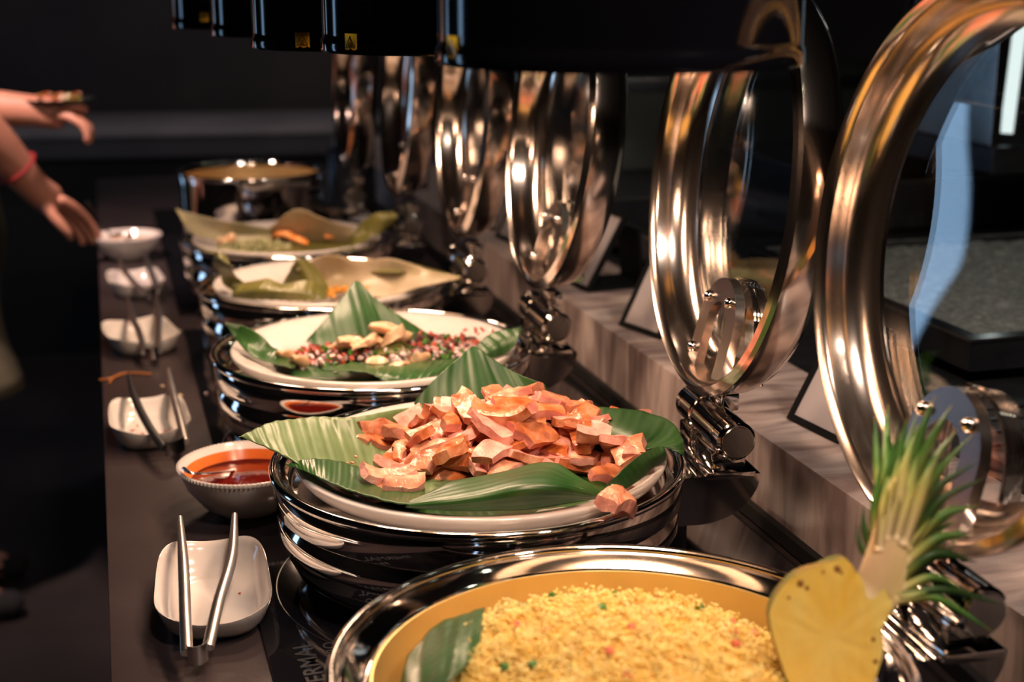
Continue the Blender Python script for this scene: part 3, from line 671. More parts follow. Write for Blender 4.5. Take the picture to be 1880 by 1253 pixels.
leaf('banana_leaf', [[(0.4237, 1.6767, 0.1260), (0.4250, 1.6655, 0.1260), (0.4264, 1.6545, 0.1260)],
    [(0.4372, 1.6875, 0.1400), (0.4408, 1.6661, 0.1360), (0.4455, 1.6628, 0.1280)],
    [(0.4617, 1.6984, 0.1520), (0.4694, 1.6743, 0.1460), (0.4696, 1.6678, 0.1320)],
    [(0.4955, 1.6853, 0.1600), (0.4906, 1.6733, 0.1540), (0.4837, 1.6669, 0.1440)]], LEAF,
    'banana leaf end resting on the right rim of the seafood plate', ribs=7, seed=14)
leaf('banana_leaf', [[(.20, 1.70, .1115), (.19, 1.76, .1115), (.20, 1.82, .1115)], [(.32, 1.66, .1115), (.32, 1.76, .111), (.32, 1.85, .1115)], [(.44, 1.70, .1115), (.45, 1.76, .1115), (.44, 1.82, .1115)]], LEAFD,
    'flat banana leaf under the chopped seafood salad', ribs=10, amp=.0004, seed=15)
leaf('banana_leaf', [[(0.3117, 1.7769, 0.1360), (0.3119, 1.7643, 0.1260), (0.3104, 1.7408, 0.1220)], [(0.3387, 1.7746, 0.1420), (0.3377, 1.7483, 0.1340), (0.3392, 1.7360, 0.1240)], [(0.3557, 1.7352, 0.1360), (0.3609, 1.7367, 0.1280), (0.3632, 1.7312, 0.1220)]], LEAFO, 'small dark leaf scrap in the middle of the seafood salad', ribs=4, seed=16)
def chunk(name, m, p, L_, W_, T_, rot, k, label, group=None, bend=18, cat='food'):
    rnd = random.Random(k); b = MB(); V = []; n = 9; c = 8
    for i in range(n):
        u = i / (n - 1) * 2 - 1; wr = math.sqrt(max(.02, 1 - u * u * .93))
        for j in range(c):
            a = 2 * PI * j / c; y = math.cos(a) * W_ / 2 * wr; z = math.sin(a) * T_ / 2 * wr; x = u * L_ / 2
            d = noise.noise(Vector((x * 90 + k, y * 90, z * 90))) * W_ * .75; y += d; z += d * .9
            aa = x * bend; x2 = math.sin(aa) / bend - math.sin(aa) * z; z2 = (1 - math.cos(aa)) / bend + z * math.cos(aa)
            V.append((x2, y, z2 * -1))
    F_ = [tuple(range(c))[::-1], tuple((n - 1) * c + j for j in range(c))]
    for i in range(n - 1):
        for j in range(c): F_.append((i * c + j, i * c + (j + 1) % c, (i + 1) * c + (j + 1) % c, (i + 1) * c + j))
    b.add(V, F_); o = b.build(name, m, None, sharp=70); o.location = p; o.rotation_euler = rot
    return tag(o, label, cat, group)
rq = random.Random(5)
for (px, nm) in (((0.3093, 1.7521, 0.1380), 'large curved squid slice draped in the centre of the seafood salad'), ((0.3392, 1.7686, 0.1500), 'pale fish piece on top of the salad against the upright leaf'),
    ((0.2870, 1.7665, 0.1360), 'squid slice left of the large curved one'), ((0.3638, 1.6916, 0.1280), 'flat squid ring with red bits at the front right of the salad'), ((0.3105, 1.7037, 0.1260), 'squid piece at the front centre of the salad'),
    ((0.2026, 1.7674, 0.1260), 'whitish squid cube at the left end of the salad'), ((0.2178, 1.7357, 0.1260), 'whitish squid cube second from the left end of the salad'), ((0.3476, 1.7542, 0.1420), 'white onion like chunk just under the fish piece'), ((0.3370, 1.6802, 0.1260), 'small pale squid bit between the two front pieces')):
    i = rq.randrange(999)
    big = 'large' in nm or 'fish' in nm
    chunk('squid_piece', SQUID, px, .052 if big else rq.uniform(.026, .036), .024 if big else .016, .012, (rq.uniform(-.2, .5), rq.uniform(-.2, .2), rq.uniform(-.5, .9)), i, nm, 'squid and fish pieces in the salad', cat='seafood')
def bits(name, m, n, cx, cy, rx, ry, z0, dz, s0, s1, label, seed, cat='chopped salad'):
    r_ = random.Random(seed); b = MB()
    for i in range(n):
        a = r_.uniform(0, 2 * PI); q = math.sqrt(r_.random()); h = (1 - q * q) * dz
        s = r_.uniform(s0, s1)
        b.box((cx + rx * q * math.cos(a), cy + ry * q * math.sin(a), z0 + r_.uniform(.2, 1) * h + s / 2), (s, s * r_.uniform(.5, 1), s * r_.uniform(.4, .8)), Euler((r_.random() * 3, r_.random() * 3, r_.random() * 3)).to_matrix())
    o = b.build(name, m, None, False); return tag(o, label, cat, kind='stuff')
bits('diced_tomato', TOM, 290, .335, 1.785, .135, .055, .113, .022, .0035, .0075, 'red diced tomato and chilli mixed through the seafood salad', 1)
bits('chopped_onion', ONION, 260, .33, 1.765, .135, .065, .112, .018, .003, .0075, 'pale chopped onion and squid bits in the seafood salad', 2)
bits('chopped_herbs', HERB, 110, .34, 1.775, .135, .062, .114, .021, .003, .008, 'chopped green herbs in the seafood salad', 3)
bits('dark_seaweed_bits', DARKB, 130, .345, 1.785, .13, .055, .113, .018, .004, .009, 'dark purple brown bits in the seafood salad', 4)
bits('salad_scraps', TOM, 14, .455, 1.775, .03, .02, .132, .010, .003, .0045, 'red bits clinging to the leaf at the right of the seafood plate', 5)

# ------------------------------------------------------------------ third plate, wilted leaves
leaf('banana_leaf', [[(0.2640, 2.0812, 0.1700), (0.2806, 2.1209, 0.1400), (0.2898, 2.1322, 0.1200)],
    [(0.3197, 2.1511, 0.1760), (0.3299, 2.1692, 0.1400), (0.3286, 2.1395, 0.1160)],
    [(0.3700, 2.1494, 0.1650), (0.3704, 2.1462, 0.1380), (0.3617, 2.1103, 0.1160)],
    [(0.4146, 2.1136, 0.1720), (0.4184, 2.1143, 0.1460), (0.4009, 2.0716, 0.1220)],
    [(0.4635, 2.0657, 0.1600), (0.4563, 2.0533, 0.1520), (0.4412, 2.0429, 0.1400)],
    [(0.4995, 2.0157, 0.1580), (0.4979, 2.0129, 0.1570), (0.4956, 2.0104, 0.1560)]], LEAFK,
    'large pale brown wilted leaf lining the right of the nearly empty plate', ribs=26, nu=60, nv=26, seed=21)
leaf('banana_leaf', [[(0.3850, 2.1400, 0.1470), (0.3923, 2.1700, 0.1493), (0.3998, 2.2000, 0.1554)], [(0.4115, 2.1000, 0.1536), (0.4302, 2.1500, 0.1546), (0.4407, 2.1800, 0.1534)], [(0.4688, 2.0900, 0.1480), (0.4777, 2.1100, 0.1477), (0.4866, 2.1300, 0.1467)], [(0.5095, 2.0600, 0.1458), (0.5120, 2.0700, 0.1444), (0.5120, 2.0700, 0.1453)]], LEAFO,
    'olive leaf edge behind the pale brown leaf', ribs=12, seed=22)
leaf('banana_leaf', [[(0.1461, 2.1182, 0.1900), (0.1529, 2.1193, 0.1960), (0.1640, 2.1130, 0.1900)], [(0.1445, 2.1270, 0.1760), (0.1550, 2.1041, 0.1840), (0.1700, 2.0987, 0.1760)], [(0.1545, 2.1417, 0.1600), (0.1647, 2.1388, 0.1600), (0.1779, 2.1341, 0.1560)], [(0.1618, 2.1660, 0.1360), (0.1738, 2.1597, 0.1400), (0.1946, 2.1647, 0.1360)], [(0.1765, 2.1527, 0.1260), (0.1933, 2.1558, 0.1260), (0.2190, 2.1645, 0.1260)]], LEAFO,
    'curled brown edged leaf rising at the left of the nearly empty plate', ribs=6, rag=.9, seed=23)
leaf('banana_leaf', [[(0.1687, 2.1107, 0.1280), (0.1732, 2.1111, 0.1360), (0.1834, 2.1312, 0.1420)], [(0.2011, 2.0734, 0.1300), (0.2074, 2.0661, 0.1460), (0.2205, 2.0933, 0.1560)], [(0.2389, 2.0551, 0.1300), (0.2404, 2.0499, 0.1450), (0.2423, 2.0761, 0.1500)], [(0.2692, 2.0427, 0.1300), (0.2717, 2.0455, 0.1440), (0.2774, 2.0650, 0.1560)], [(0.3017, 2.0446, 0.1300), (0.3032, 2.0529, 0.1380), (0.3036, 2.0651, 0.1420)]], LEAFO,
    'ragged olive leaf folded along the front of the nearly empty plate', ribs=10, rag=1.4, nu=60, seed=24)
leaf('banana_leaf', [[(0.2487, 2.1301, 0.1400), (0.2544, 2.1120, 0.1350), (0.2588, 2.0849, 0.1280)], [(0.2658, 2.0912, 0.1820), (0.2764, 2.0861, 0.1600), (0.2869, 2.0792, 0.1400)], [(0.2870, 2.0989, 0.1760), (0.2934, 2.0911, 0.1580), (0.2998, 2.0834, 0.1400)], [(0.3041, 2.0985, 0.1500), (0.3099, 2.0949, 0.1420), (0.3129, 2.0896, 0.1320)]], LEAFO,
    'dark folded leaf peak in the middle of the nearly empty plate', ribs=8, rag=.8, seed=25)
bits('yellow_noodle_bits', mat('yellow_sauce_bits', (.75, .36, .05), .3, 0, (.6, .25, .04), scale=60), 60, .345, 2.13, .06, .02, .114, .012, .004, .010, 'yellow orange food scraps left on the nearly empty plate', 6)

# ------------------------------------------------------------------ fourth plate
leaf('banana_leaf', [[(0.1158, 2.5794, 0.1900), (0.1163, 2.5733, 0.1880), (0.1174, 2.5610, 0.1860)], [(0.1411, 2.5670, 0.1820), (0.1422, 2.5686, 0.1660), (0.1394, 2.5712, 0.1460)], [(0.1872, 2.5553, 0.1700), (0.1835, 2.5697, 0.1500), (0.1771, 2.5724, 0.1320)], [(0.2394, 2.5531, 0.1600), (0.2350, 2.5669, 0.1400), (0.2285, 2.5579, 0.1240)], [(0.3033, 2.5645, 0.1420), (0.2973, 2.5604, 0.1280), (0.2842, 2.5366, 0.1180)]], LEAFT,
    'pale dried leaf fanning up at the left of the farthest plate', ribs=24, nu=60, seed=31)
leaf('banana_leaf', [[(0.2742, 2.5200, 0.1580), (0.2791, 2.5429, 0.1400), (0.2827, 2.5644, 0.1200)], [(0.3222, 2.5078, 0.1900), (0.3239, 2.5289, 0.1600), (0.3263, 2.5575, 0.1220)], [(0.3713, 2.4844, 0.1720), (0.3725, 2.5099, 0.1480), (0.3733, 2.5329, 0.1240)], [(0.4204, 2.4900, 0.1540), (0.4155, 2.4925, 0.1400), (0.4124, 2.5051, 0.1260)]], LEAFK,
    'greyish brown dried leaf raised at the back of the farthest plate', ribs=22, seed=32)
leaf('banana_leaf', [[(0.4125, 2.5049, 0.1320), (0.4153, 2.4932, 0.1280), (0.4164, 2.4713, 0.1260)], [(0.4366, 2.4962, 0.1640), (0.4419, 2.4900, 0.1480), (0.4426, 2.4739, 0.1360)], [(0.4579, 2.4762, 0.1820), (0.4662, 2.4694, 0.1700), (0.4680, 2.4710, 0.1500)], [(0.4901, 2.4790, 0.1840), (0.4952, 2.4660, 0.1780), (0.4934, 2.4675, 0.1700)]], LEAFO,
    'dark green leaf curling up at the right of the farthest plate', ribs=7, rag=.7, seed=33)
leaf('banana_leaf', [[(0.2585, 2.5223, 0.1220), (0.2632, 2.4787, 0.1220), (0.2683, 2.4410, 0.1240)], [(0.3429, 2.5697, 0.1240), (0.3379, 2.4995, 0.1220), (0.3339, 2.4375, 0.1240)], [(0.4273, 2.5343, 0.1260), (0.4209, 2.4863, 0.1250), (0.4102, 2.4358, 0.1270)]], LEAFO,
    'green leaf lying flat under the orange shrimp', ribs=8, seed=34)
for (p, L_, rz_, nm) in (((0.3045, 2.5356, 0.1400), .055, -.2, 'left orange shrimp on the farthest plate'), ((0.3245, 2.5189, 0.1340), .040, -1.0, 'middle orange shrimp hanging over the grain salad'), ((0.3937, 2.5213, 0.1400), .050, .35, 'right orange shrimp on the farthest plate')):
    chunk('shrimp', ORANGE, p, L_, .016, .016, (.1, .1, rz_), int(L_ * 1000), nm, 'orange shrimp', bend=16, cat='seafood')
chunk('squid_piece', SQUID, (0.2006, 2.5657, 0.1320), .036, .022, .014, (0, 0, .2), 71, 'pale round squid piece at the left of the farthest plate', cat='seafood')
bits('grain_salad', mat('green_grain', (.22, .24, .10), .5, 0, (.45, .42, .24), scale=60), 520, .245, 2.52, .085, .045, .112, .022, .004, .009, 'pale green chopped grain salad on the farthest plate', 7)

# ------------------------------------------------------------------ rice pan
def rice_h(x, y):
    r2 = (x * x + y * y) / (.158 ** 2)
    return .074 + .072 * max(0, 1 - r2) ** .62 + .007 * noise.noise(Vector((x * 26, y * 26, 1))) + .006 * noise.noise(Vector((x * 75, y * 75, 4)))
rc = thing('fried_rice', 'heap of yellow fried rice filling the nearest chafing dish', 'rice', (.325, .865, 0))
V = []; F_ = []; n = 90
for i in range(n + 1):
    for j in range(n + 1):
        u, v_ = i / n * 2 - 1, j / n * 2 - 1; x = u * math.sqrt(1 - v_ * v_ / 2) * .160; y = v_ * math.sqrt(1 - u * u / 2) * .160
        V.append((x, y, rice_h(x, y) - .002))
for i in range(n):
    for j in range(n): a = i * (n + 1) + j; F_.append((a, a + n + 1, a + n + 2, a + 1))
o = link('rice_heap', V, F_, RICE, rc); o['kind'] = 'stuff'
r_ = random.Random(9); V = []; F_ = []
for i in range(26000):
    a = r_.uniform(0, 2 * PI); q = math.sqrt(r_.random()) * .161; x, y = q * math.cos(a), q * math.sin(a)
    z = rice_h(x, y) + r_.uniform(-.001, .0035) + (.007 * r_.random() if noise.noise(Vector((x * 90, y * 90, 7))) > .12 else 0)
    M_ = Euler((r_.uniform(-.7, .7), r_.uniform(-.7, .7), r_.uniform(0, 6.28))).to_matrix(); l, t = r_.uniform(.0014, .0023), r_.uniform(.0010, .0014)
    k = len(V)
    for p in ((-l, 0, 0), (0, t, 0), (0, 0, t), (0, -t, 0), (0, 0, -t), (l, 0, 0)): V.append(tuple(M_ @ Vector(p) + Vector((x, y, z))))
    F_ += [(k, k + 2, k + 1), (k, k + 3, k + 2), (k, k + 4, k + 3), (k, k + 1, k + 4), (k + 5, k + 1, k + 2), (k + 5, k + 2, k + 3), (k + 5, k + 3, k + 4), (k + 5, k + 4, k + 1)]
o = link('rice_grains', V, F_, GRAIN, rc); o['kind'] = 'stuff'
for nm, m, ss, n_ in (('diced_carrot', mat('pink_ham_dice', (.80, .22, .12), .4), 3, 16), ('green_peas', HERB, 4, 12)):
    b = MB(); rr = random.Random(ss)
    for i in range(n_):
        a = rr.uniform(0, 6.28); q = math.sqrt(rr.random()) * .13; x, y = q * math.cos(a), q * math.sin(a)
        b.box((x, y, rice_h(x, y) + .0035), (.006, .0055, .005), Euler((rr.random(), rr.random(), rr.random())).to_matrix(), .0012)
    o = b.build(nm, m, rc, False); o['kind'] = 'stuff'
leaf('banana_leaf', [[(0.1735, 0.8949, 0.1060), (0.1818, 0.9197, 0.1070), (0.1905, 0.9459, 0.1080)], [(0.1827, 0.8501, 0.1280), (0.1983, 0.9025, 0.1240), (0.2202, 0.9806, 0.1120)], [(0.2005, 0.8453, 0.1380), (0.2203, 0.9104, 0.1320), (0.2430, 0.9853, 0.1160)], [(0.2332, 0.8978, 0.1320), (0.2450, 0.9350, 0.1300), (0.2627, 0.9938, 0.1160)]], LEAFF,
    'dark green leaf tucked between the rice and the left of its pan', ribs=5, seed=41)

# pineapple half with its crown
AX = Vector((.9613, -.2756, 0)); AZ = Vector((.069, .242, .968)); AY = AX.cross(AZ) * -1     # AY points away from the cut face
ph = thing('pineapple_half', 'halved pineapple with leafy crown standing in the rice pan', 'pineapple', (0.4606, 0.8030, 0.1628))
def pp(px, py, d=0): return AX * ((px - 1530) * .000375) + AZ * ((1150 - py) * .000375) + AY * d
outl = [(1412,1130),(1418,1108),(1432,1084),(1452,1062),(1478,1046),(1506,1038),(1530,1028),(1548,1024),(1562,1034),(1570,1048),(1580,1054),(1600,1062),(1625,1082),(1638,1110),(1630,1135),(1618,1156),(1622,1185),(1616,1220),(1604,1253),(1585,1290),(1556,1318),(1522,1328),(1490,1314),(1462,1284),(1444,1246),(1430,1205),(1418,1165)]
pl = smooth_path([(x, y, 0) for x, y in outl + outl[:1]], 109)[:-1]
cxp, cyp = 1528, 1175
V = []; F_ = []; N_ = len(pl)
rings = [1, .94, .8, .6, .4, .2]
for q in rings:
    for p in pl:
        x = cxp + (p.x - cxp) * q; y = cyp + (p.y - cyp) * q; V.append(pp(x, y, .0012 * noise.noise(Vector((x * .05, y * .05, 0)))))
for k in range(len(rings) - 1):
    for i in range(N_): F_.append((k * N_ + i, k * N_ + (i + 1) % N_, (k + 1) * N_ + (i + 1) % N_, (k + 1) * N_ + i))
F_.append(tuple((len(rings) - 1) * N_ + i for i in range(N_)))
PINE = mat('pineapple_flesh', (.96, .58, .08), .38, 0, (.98, .70, .18), scale=16, sss=.25, stretch=(2.5, 2.5, .8), bump=.25, bscale=70)
link('cut_flesh', V, F_, PINE, ph)
V = []; F_ = []; K = 12
for k in range(K + 1):
    a = PI / 2 * k / K; q = math.cos(a) * (1.015 if k else 1.0); d = math.sin(a) * .062
    for i, p in enumerate(pl):
        x = cxp + (p.x - cxp) * q; y = cyp + (p.y - cyp) * q
        b = 0 if k in (0, K) else .0035 * abs(math.sin(i * .33 + k * .0) * math.sin(k * 1.3 + (i // 9) * .5))
        V.append(pp(x, y, d + b))
for k in range(K):
    for i in range(N_): F_.append((k * N_ + i, (k + 1) * N_ + i, (k + 1) * N_ + (i + 1) % N_, k * N_ + (i + 1) % N_))
link('rind', V, F_, RIND, ph)
rr = random.Random(3); b = MB()
for (x, y, q) in ((1538, 1046, 1.3), (1470, 1072, 1.2), (1482, 1080, .8), (1448, 1098, .7), (1604, 1175, .8), (1608, 1215, .9), (1545, 1052, .6), (1512, 1050, .5)):
    b.lathe([(0, .0005), (.0016 * q, .0003), (.0024 * q, -.001)], 9, pp(x, y, -.0003), Matrix((AX, AZ, -AY)).transposed())
b.build('brown_eye_spots', EYE, ph)['kind'] = 'stuff'
# pale core of the crown, cut in half
cl = [(1566,1085,1632,1135), (1576,1052,1650,1106), (1588,1020,1664,1060), (1602,980,1668,1010), (1614,940,1668,958), (1626,905,1664,915), (1638,876,1658,880)]
V = []; F_ = []
for (x0, y0, x1, y1) in cl:
    for t in range(9):
        u = t / 8; x = x0 + (x1 - x0) * u; y = y0 + (y1 - y0) * u; V.append(pp(x, y, -.0030 * math.sin(PI * u) - .0005 + (.004 if y > 1084 else .001 if y > 1050 else 0)))
    for t in range(9):
        u = 1 - t / 8; x = x0 + (x1 - x0) * u; y = y0 + (y1 - y0) * u; V.append(pp(x, y, .0005 + .014 * math.sin(PI * u)))
m_ = 18
for k in range(len(cl) - 1):
    for i in range(m_): F_.append((k * m_ + i, k * m_ + (i + 1) % m_, (k + 1) * m_ + (i + 1) % m_, (k + 1) * m_ + i))
F_.append(tuple(range(m_))); F_.append(tuple((len(cl) - 1) * m_ + i for i in range(m_)))
link('crown_core', V, F_, CORE, ph)
def crownmat(name, stops):
    m, N, L, P = nt(name)
    uv = N.new('ShaderNodeUVMap'); sx_ = N.new('ShaderNodeSeparateXYZ'); L.new(uv.outputs[0], sx_.inputs[0])
    r = N.new('ShaderNodeValToRGB'); e = r.color_ramp.elements
    e[0].position = stops[0][0]; e[0].color = (*stops[0][1], 1); e[1].position = stops[-1][0]; e[1].color = (*stops[-1][1], 1)
    for (p, c) in stops[1:-1]: q = e.new(p); q.color = (*c, 1)
    L.new(sx_.outputs[0], r.inputs[0]); L.new(r.outputs[0], P.inputs['Base Color']); P.inputs['Roughness'].default_value = .38
    return m
CL1 = crownmat('crown_leaf_green', [(0, (.80, .60, .28)), (.22, (.55, .55, .14)), (.48, (.14, .30, .05)), (.9, (.04, .15, .03)), (1, (.25, .18, .04))])
CL2 = crownmat('crown_leaf_yellow_base', [(0, (.84, .62, .34)), (.45, (.70, .60, .18)), (.75, (.24, .36, .08)), (1, (.06, .16, .03))])
CL3 = crownmat('crown_leaf_dark', [(0, (.30, .30, .06)), (.3, (.05, .12, .02)), (1, (.012, .045, .012))])
def blade(base, mid, tip, w_, m, cup=.3):
    n = 14; P = smooth_path([base, mid, tip], n); V = []; F_ = []; U = []
    for i, p in enumerate(P):
        t = (P[min(i + 1, n - 1)] - P[max(i - 1, 0)]).normalized(); s = t.cross(AY); s.normalize(); nn = s.cross(t); u = i / (n - 1)
        ww = w_ * (.75 + .25 * math.sin(u * PI)) * (1 - u ** 2.2) + .0002
        V += [p + s * ww, p + nn * ww * cup, p - s * ww, p + nn * (ww * cup - .0008)]; U += [(u, .5)] * 4
    for i in range(n - 1):
        for j in range(4): F_.append((i * 4 + j, i * 4 + (j + 1) % 4, i * 4 + 4 + (j + 1) % 4, i * 4 + 4 + j))
    F_.append((0, 1, 2, 3))
    link('crown_leaf', V, F_, m, ph, uv=U)
rr = random.Random(12)
hand = [((1640,935),(1672,850),(1722,728),.0064,CL1), ((1630,960),(1645,870),(1672,765),.0054,CL1), ((1618,985),(1628,900),(1650,800),.0046,CL1), ((1648,930),(1700,830),(1752,745),.0052,CL1), ((1606,1000),(1608,930),(1625,840),.0038,CL1),
    ((1622,990),(1640,900),(1660,820),.0050,CL2), ((1645,990),(1665,910),(1700,800),.0052,CL2), ((1655,1000),(1690,900),(1740,810),.0050,CL2), ((1612,1010),(1620,930),(1640,850),.0040,CL2),
    ((1655,960),(1700,870),(1762,790),.0046,CL1), ((1665,985),(1715,880),(1790,800),.0042,CL1), ((1670,990),(1720,900),(1800,850),.0040,CL3), ((1672,1000),(1730,920),(1812,880),.0040,CL3), ((1640,960),(1655,870),(1692,780),.0044,CL2),
    ((1668,1010),(1730,950),(1800,930),.0040,CL1), ((1665,1035),(1725,990),(1790,985),.0044,CL1), ((1660,1060),(1720,1020),(1800,1035),.0042,CL3), ((1655,1085),(1715,1062),(1780,1090),.0036,CL1), ((1645,1105),(1720,1100),(1830,1165),.0036,CL1),
    ((1650,1095),(1740,1085),(1850,1115),.0032,CL3), ((1600,1015),(1588,970),(1590,930),.0026,CL3), ((1596,1030),(1580,1000),(1578,965),.0022,CL3)]
for k_, (a, m_, t, w_, mm) in enumerate(hand): fz_ = -.004 if mm is CL2 else .002; blade(pp(*a, fz_), pp(*m_, fz_), pp(*t, .006), w_, mm)
for i in range(54):
    u = rr.random(); bx = 1622 + 46 * u; by = 930 + 170 * u ** .9; dirx = .15 + .95 * u + rr.uniform(-.15, .15); L_ = rr.uniform(130, 215) * (1 - .25 * u); bk = rr.uniform(.008, .045)
    a_ = math.atan2(1, dirx); mx = bx + math.cos(a_) * L_ * .5; my = by - math.sin(a_) * L_ * .5; tx = bx + math.cos(a_ - .25 * u) * L_; ty = by - math.sin(a_ - .25 * u) * L_
    blade(pp(bx, by, bk * .3), pp(mx, my, bk * .8), pp(tx, ty, bk + rr.uniform(0, .03)), rr.uniform(.0030, .0050), rr.choice((CL1, CL1, CL3)))

# ------------------------------------------------------------------ dishes and tongs
def dish(label, x, y, L_, W_, rz, m=PORC):
    n = 72; prof = [(.0, .0035), (.55, .0035), (.72, .005), (.86, .012), (.96, .022), (1.0, .0275), (1.012, .0275), (1.0, .0245), (.90, .011), (.78, .0025), (.70, 0), (0, 0)]
    V = []; F_ = []
    for (q, z) in prof:
        for i in range(n):
            a = 2 * PI * i / n; e = 3.6; ca, sa = math.cos(a), math.sin(a); r = (abs(ca) ** e + abs(sa) ** e) ** (-1 / e)
            cor = (abs(ca * sa) * 2) ** 3; V.append((r * ca * W_ / 2 * q * (1 - .03 * sa), r * sa * L_ / 2 * q, z * (1 + .22 * cor * q)))
    for k in range(len(prof) - 1):
        for i in range(n): F_.append((k * n + i, k * n + (i + 1) % n, (k + 1) * n + (i + 1) % n, (k + 1) * n + i))
    b = MB().add(V, F_); o = b.build('rest_dish', m, None, sharp=70); o.location = (x, y, 0); o.rotation_euler = (0, 0, rz)
    return tag(o, label, 'dish', 'small white dishes for resting the tongs')
d1 = dish('nearest white dish, holding steel tongs beside the pork chafing dish', .073, 1.308, .198, .108, -.06)
d2 = dish('second white dish from the front, stained, with dark-tipped tongs', .0335, 1.868, .165, .102, .03, PORCD)
d3 = dish('third white dish from the front, smeared with yellow, under tongs', .038, 2.345, .165, .112, .18, PORCD)
d4 = dish('farthest small white dish, under tongs in front of the far bowl', .042, 2.775, .155, .104, .1)
def tongs(label, bend, lpts, rpts, m1=TONG, m2=TONG, r=.0042):
    bend = Vector(bend); t = thing('tongs', label, 'tongs', tuple(bend), group='serving tongs on the dishes')
    L_ = [Vector(p) - bend for p in lpts]; R_ = [Vector(p) - bend for p in rpts]
    def arm(pts, m):
        P = smooth_path(pts, 26); k = len(P); rr_ = [r * (1.0 if i < k * .6 else 1.0 - .55 * ((i / k - .6) / .4) ** 1.5) for i in range(k)]
        MB().tube(P, rr_, 10, flat=1.35, up=(1, 0, 0)).build('arm', m, t)
        tp = MB()
        for s in range(7):
            q = P[-3 - s]; tp.lathe([(0, .0012), (.0011, .0006), (.0014, -.001)], 6, q + Vector((.002, 0, -.003)))
        tp.build('scalloped_tip', m, t)
    arm(L_, m1); arm(R_, m2)
    mid = (L_[0] + R_[0]) / 2; b = MB(); V = []; n = 14
    W_ = (R_[0] - L_[0]); 
    for i in range(n + 1):
        a = PI * i / n; p = mid - W_ / 2 * math.cos(a) + Vector((0, -.010, 0)) * math.sin(a)
        V += [p + Vector((0, 0, .009)), p + Vector((0, 0, -.009)), p + Vector((0, -.0014, -.009)), p + Vector((0, -.0014, .009))]
    F_ = []
    for i in range(n):
        for j in range(4): F_.append((i * 4 + j, i * 4 + (j + 1) % 4, i * 4 + 4 + (j + 1) % 4, i * 4 + 4 + j))
    b.add(V, F_); b.build('spring_bend', STEEL, t)
    return t
tongs('plain steel tongs lying across the nearest white dish', (0.0486, 1.1550, 0.0200),
    [(0.0393, 1.1654, 0.0240), (0.0416, 1.2130, 0.0380), (0.0461, 1.3060, 0.0460), (0.0496, 1.4263, 0.0500)],
    [(0.0579, 1.1707, 0.0240), (0.0729, 1.2293, 0.0400), (0.0927, 1.3124, 0.0480), (0.1049, 1.4131, 0.0520)])
tongs('tongs with one dark arm on the second white dish', (0.0608, 1.7450, 0.0220),
    [(0.0469, 1.7281, 0.0260), (0.0326, 1.7879, 0.0340), (0.0185, 1.8813, 0.0440), (0.0116, 1.9712, 0.0560)],
    [(0.0732, 1.7468, 0.0260), (0.0711, 1.8195, 0.0340), (0.0679, 1.9080, 0.0420), (0.0665, 2.0198, 0.0480)], BLACKP, TONG)
tongs('tongs resting on the third white dish', (0.0505, 2.2364, 0.0200),
    [(0.0399, 2.2137, 0.0240), (0.0344, 2.3024, 0.0360), (0.0264, 2.3671, 0.0440), (0.0229, 2.4961, 0.0500)],
    [(0.0614, 2.2143, 0.0240), (0.0650, 2.3019, 0.0340), (0.0699, 2.3831, 0.0420), (0.0707, 2.5181, 0.0500)], TONG, TONG)
tongs('tongs resting on the farthest white dish', (0.0706, 2.6566, 0.0200),
    [(0.0566, 2.6421, 0.0240), (0.0368, 2.7035, 0.0360), (0.0201, 2.7731, 0.0460), (0.0157, 2.8847, 0.0560)],
    [(0.0767, 2.6555, 0.0240), (0.0737, 2.7127, 0.0340), (0.0682, 2.7862, 0.0460), (0.0637, 2.9064, 0.0560)], TONG, TONG)
# specks and smears on the dishes
def scraps(label, cx, cy, z, n, m, seed, sp=.03):
    r_ = random.Random(seed); b = MB()
    for i in range(n): b.box((cx + r_.uniform(-sp, sp), cy + r_.uniform(-sp, sp), z), (r_.uniform(.002, .006), r_.uniform(.002, .005), .0016), Euler((0, 0, r_.random() * 3)).to_matrix(), .0005)
    return tag(b.build('food_scraps', m, None, False), label, 'crumbs', kind='stuff')
scraps('red food scraps on the second white dish', .04, 1.88, .0045, 7, TOM, 1)
scraps('single red speck on the nearest white dish', .098, 1.32, .0048, 1, TOM, 2, .001)
scraps('yellow egg smear on the third white dish', .055, 2.33, .0045, 7, mat('egg_yellow', (.85, .45, .03), .4), 3, .018)
scraps('crumbs scattered on the black hob beside the dishes', .16, 2.02, .005, 9, ONION, 4, .05)
scraps('crumbs on the brown counter edge', .05, 2.08, .001, 6, SQUID, 5, .04)
nd = MB(); nd.tube(smooth_path([(-0.0298, 2.1542, 0.0020), (-0.0122, 2.1543, 0.0040), (0.0042, 2.1783, 0.0030), (0.0243, 2.1720, 0.0040), (0.0466, 2.1629, 0.0030)], 24), .0016, 6); nd.tube(smooth_path([(0.0017, 2.1727, 0.0030), (-0.0098, 2.1536, 0.0040), (-0.0165, 2.1321, 0.0020)], 12), .0016, 6)
tag(nd.build('noodle_strand', mat('orange_brown_noodle', (.38, .13, .03), .4), None), 'thin orange brown noodle strand on the counter edge behind the second dish', 'noodle')

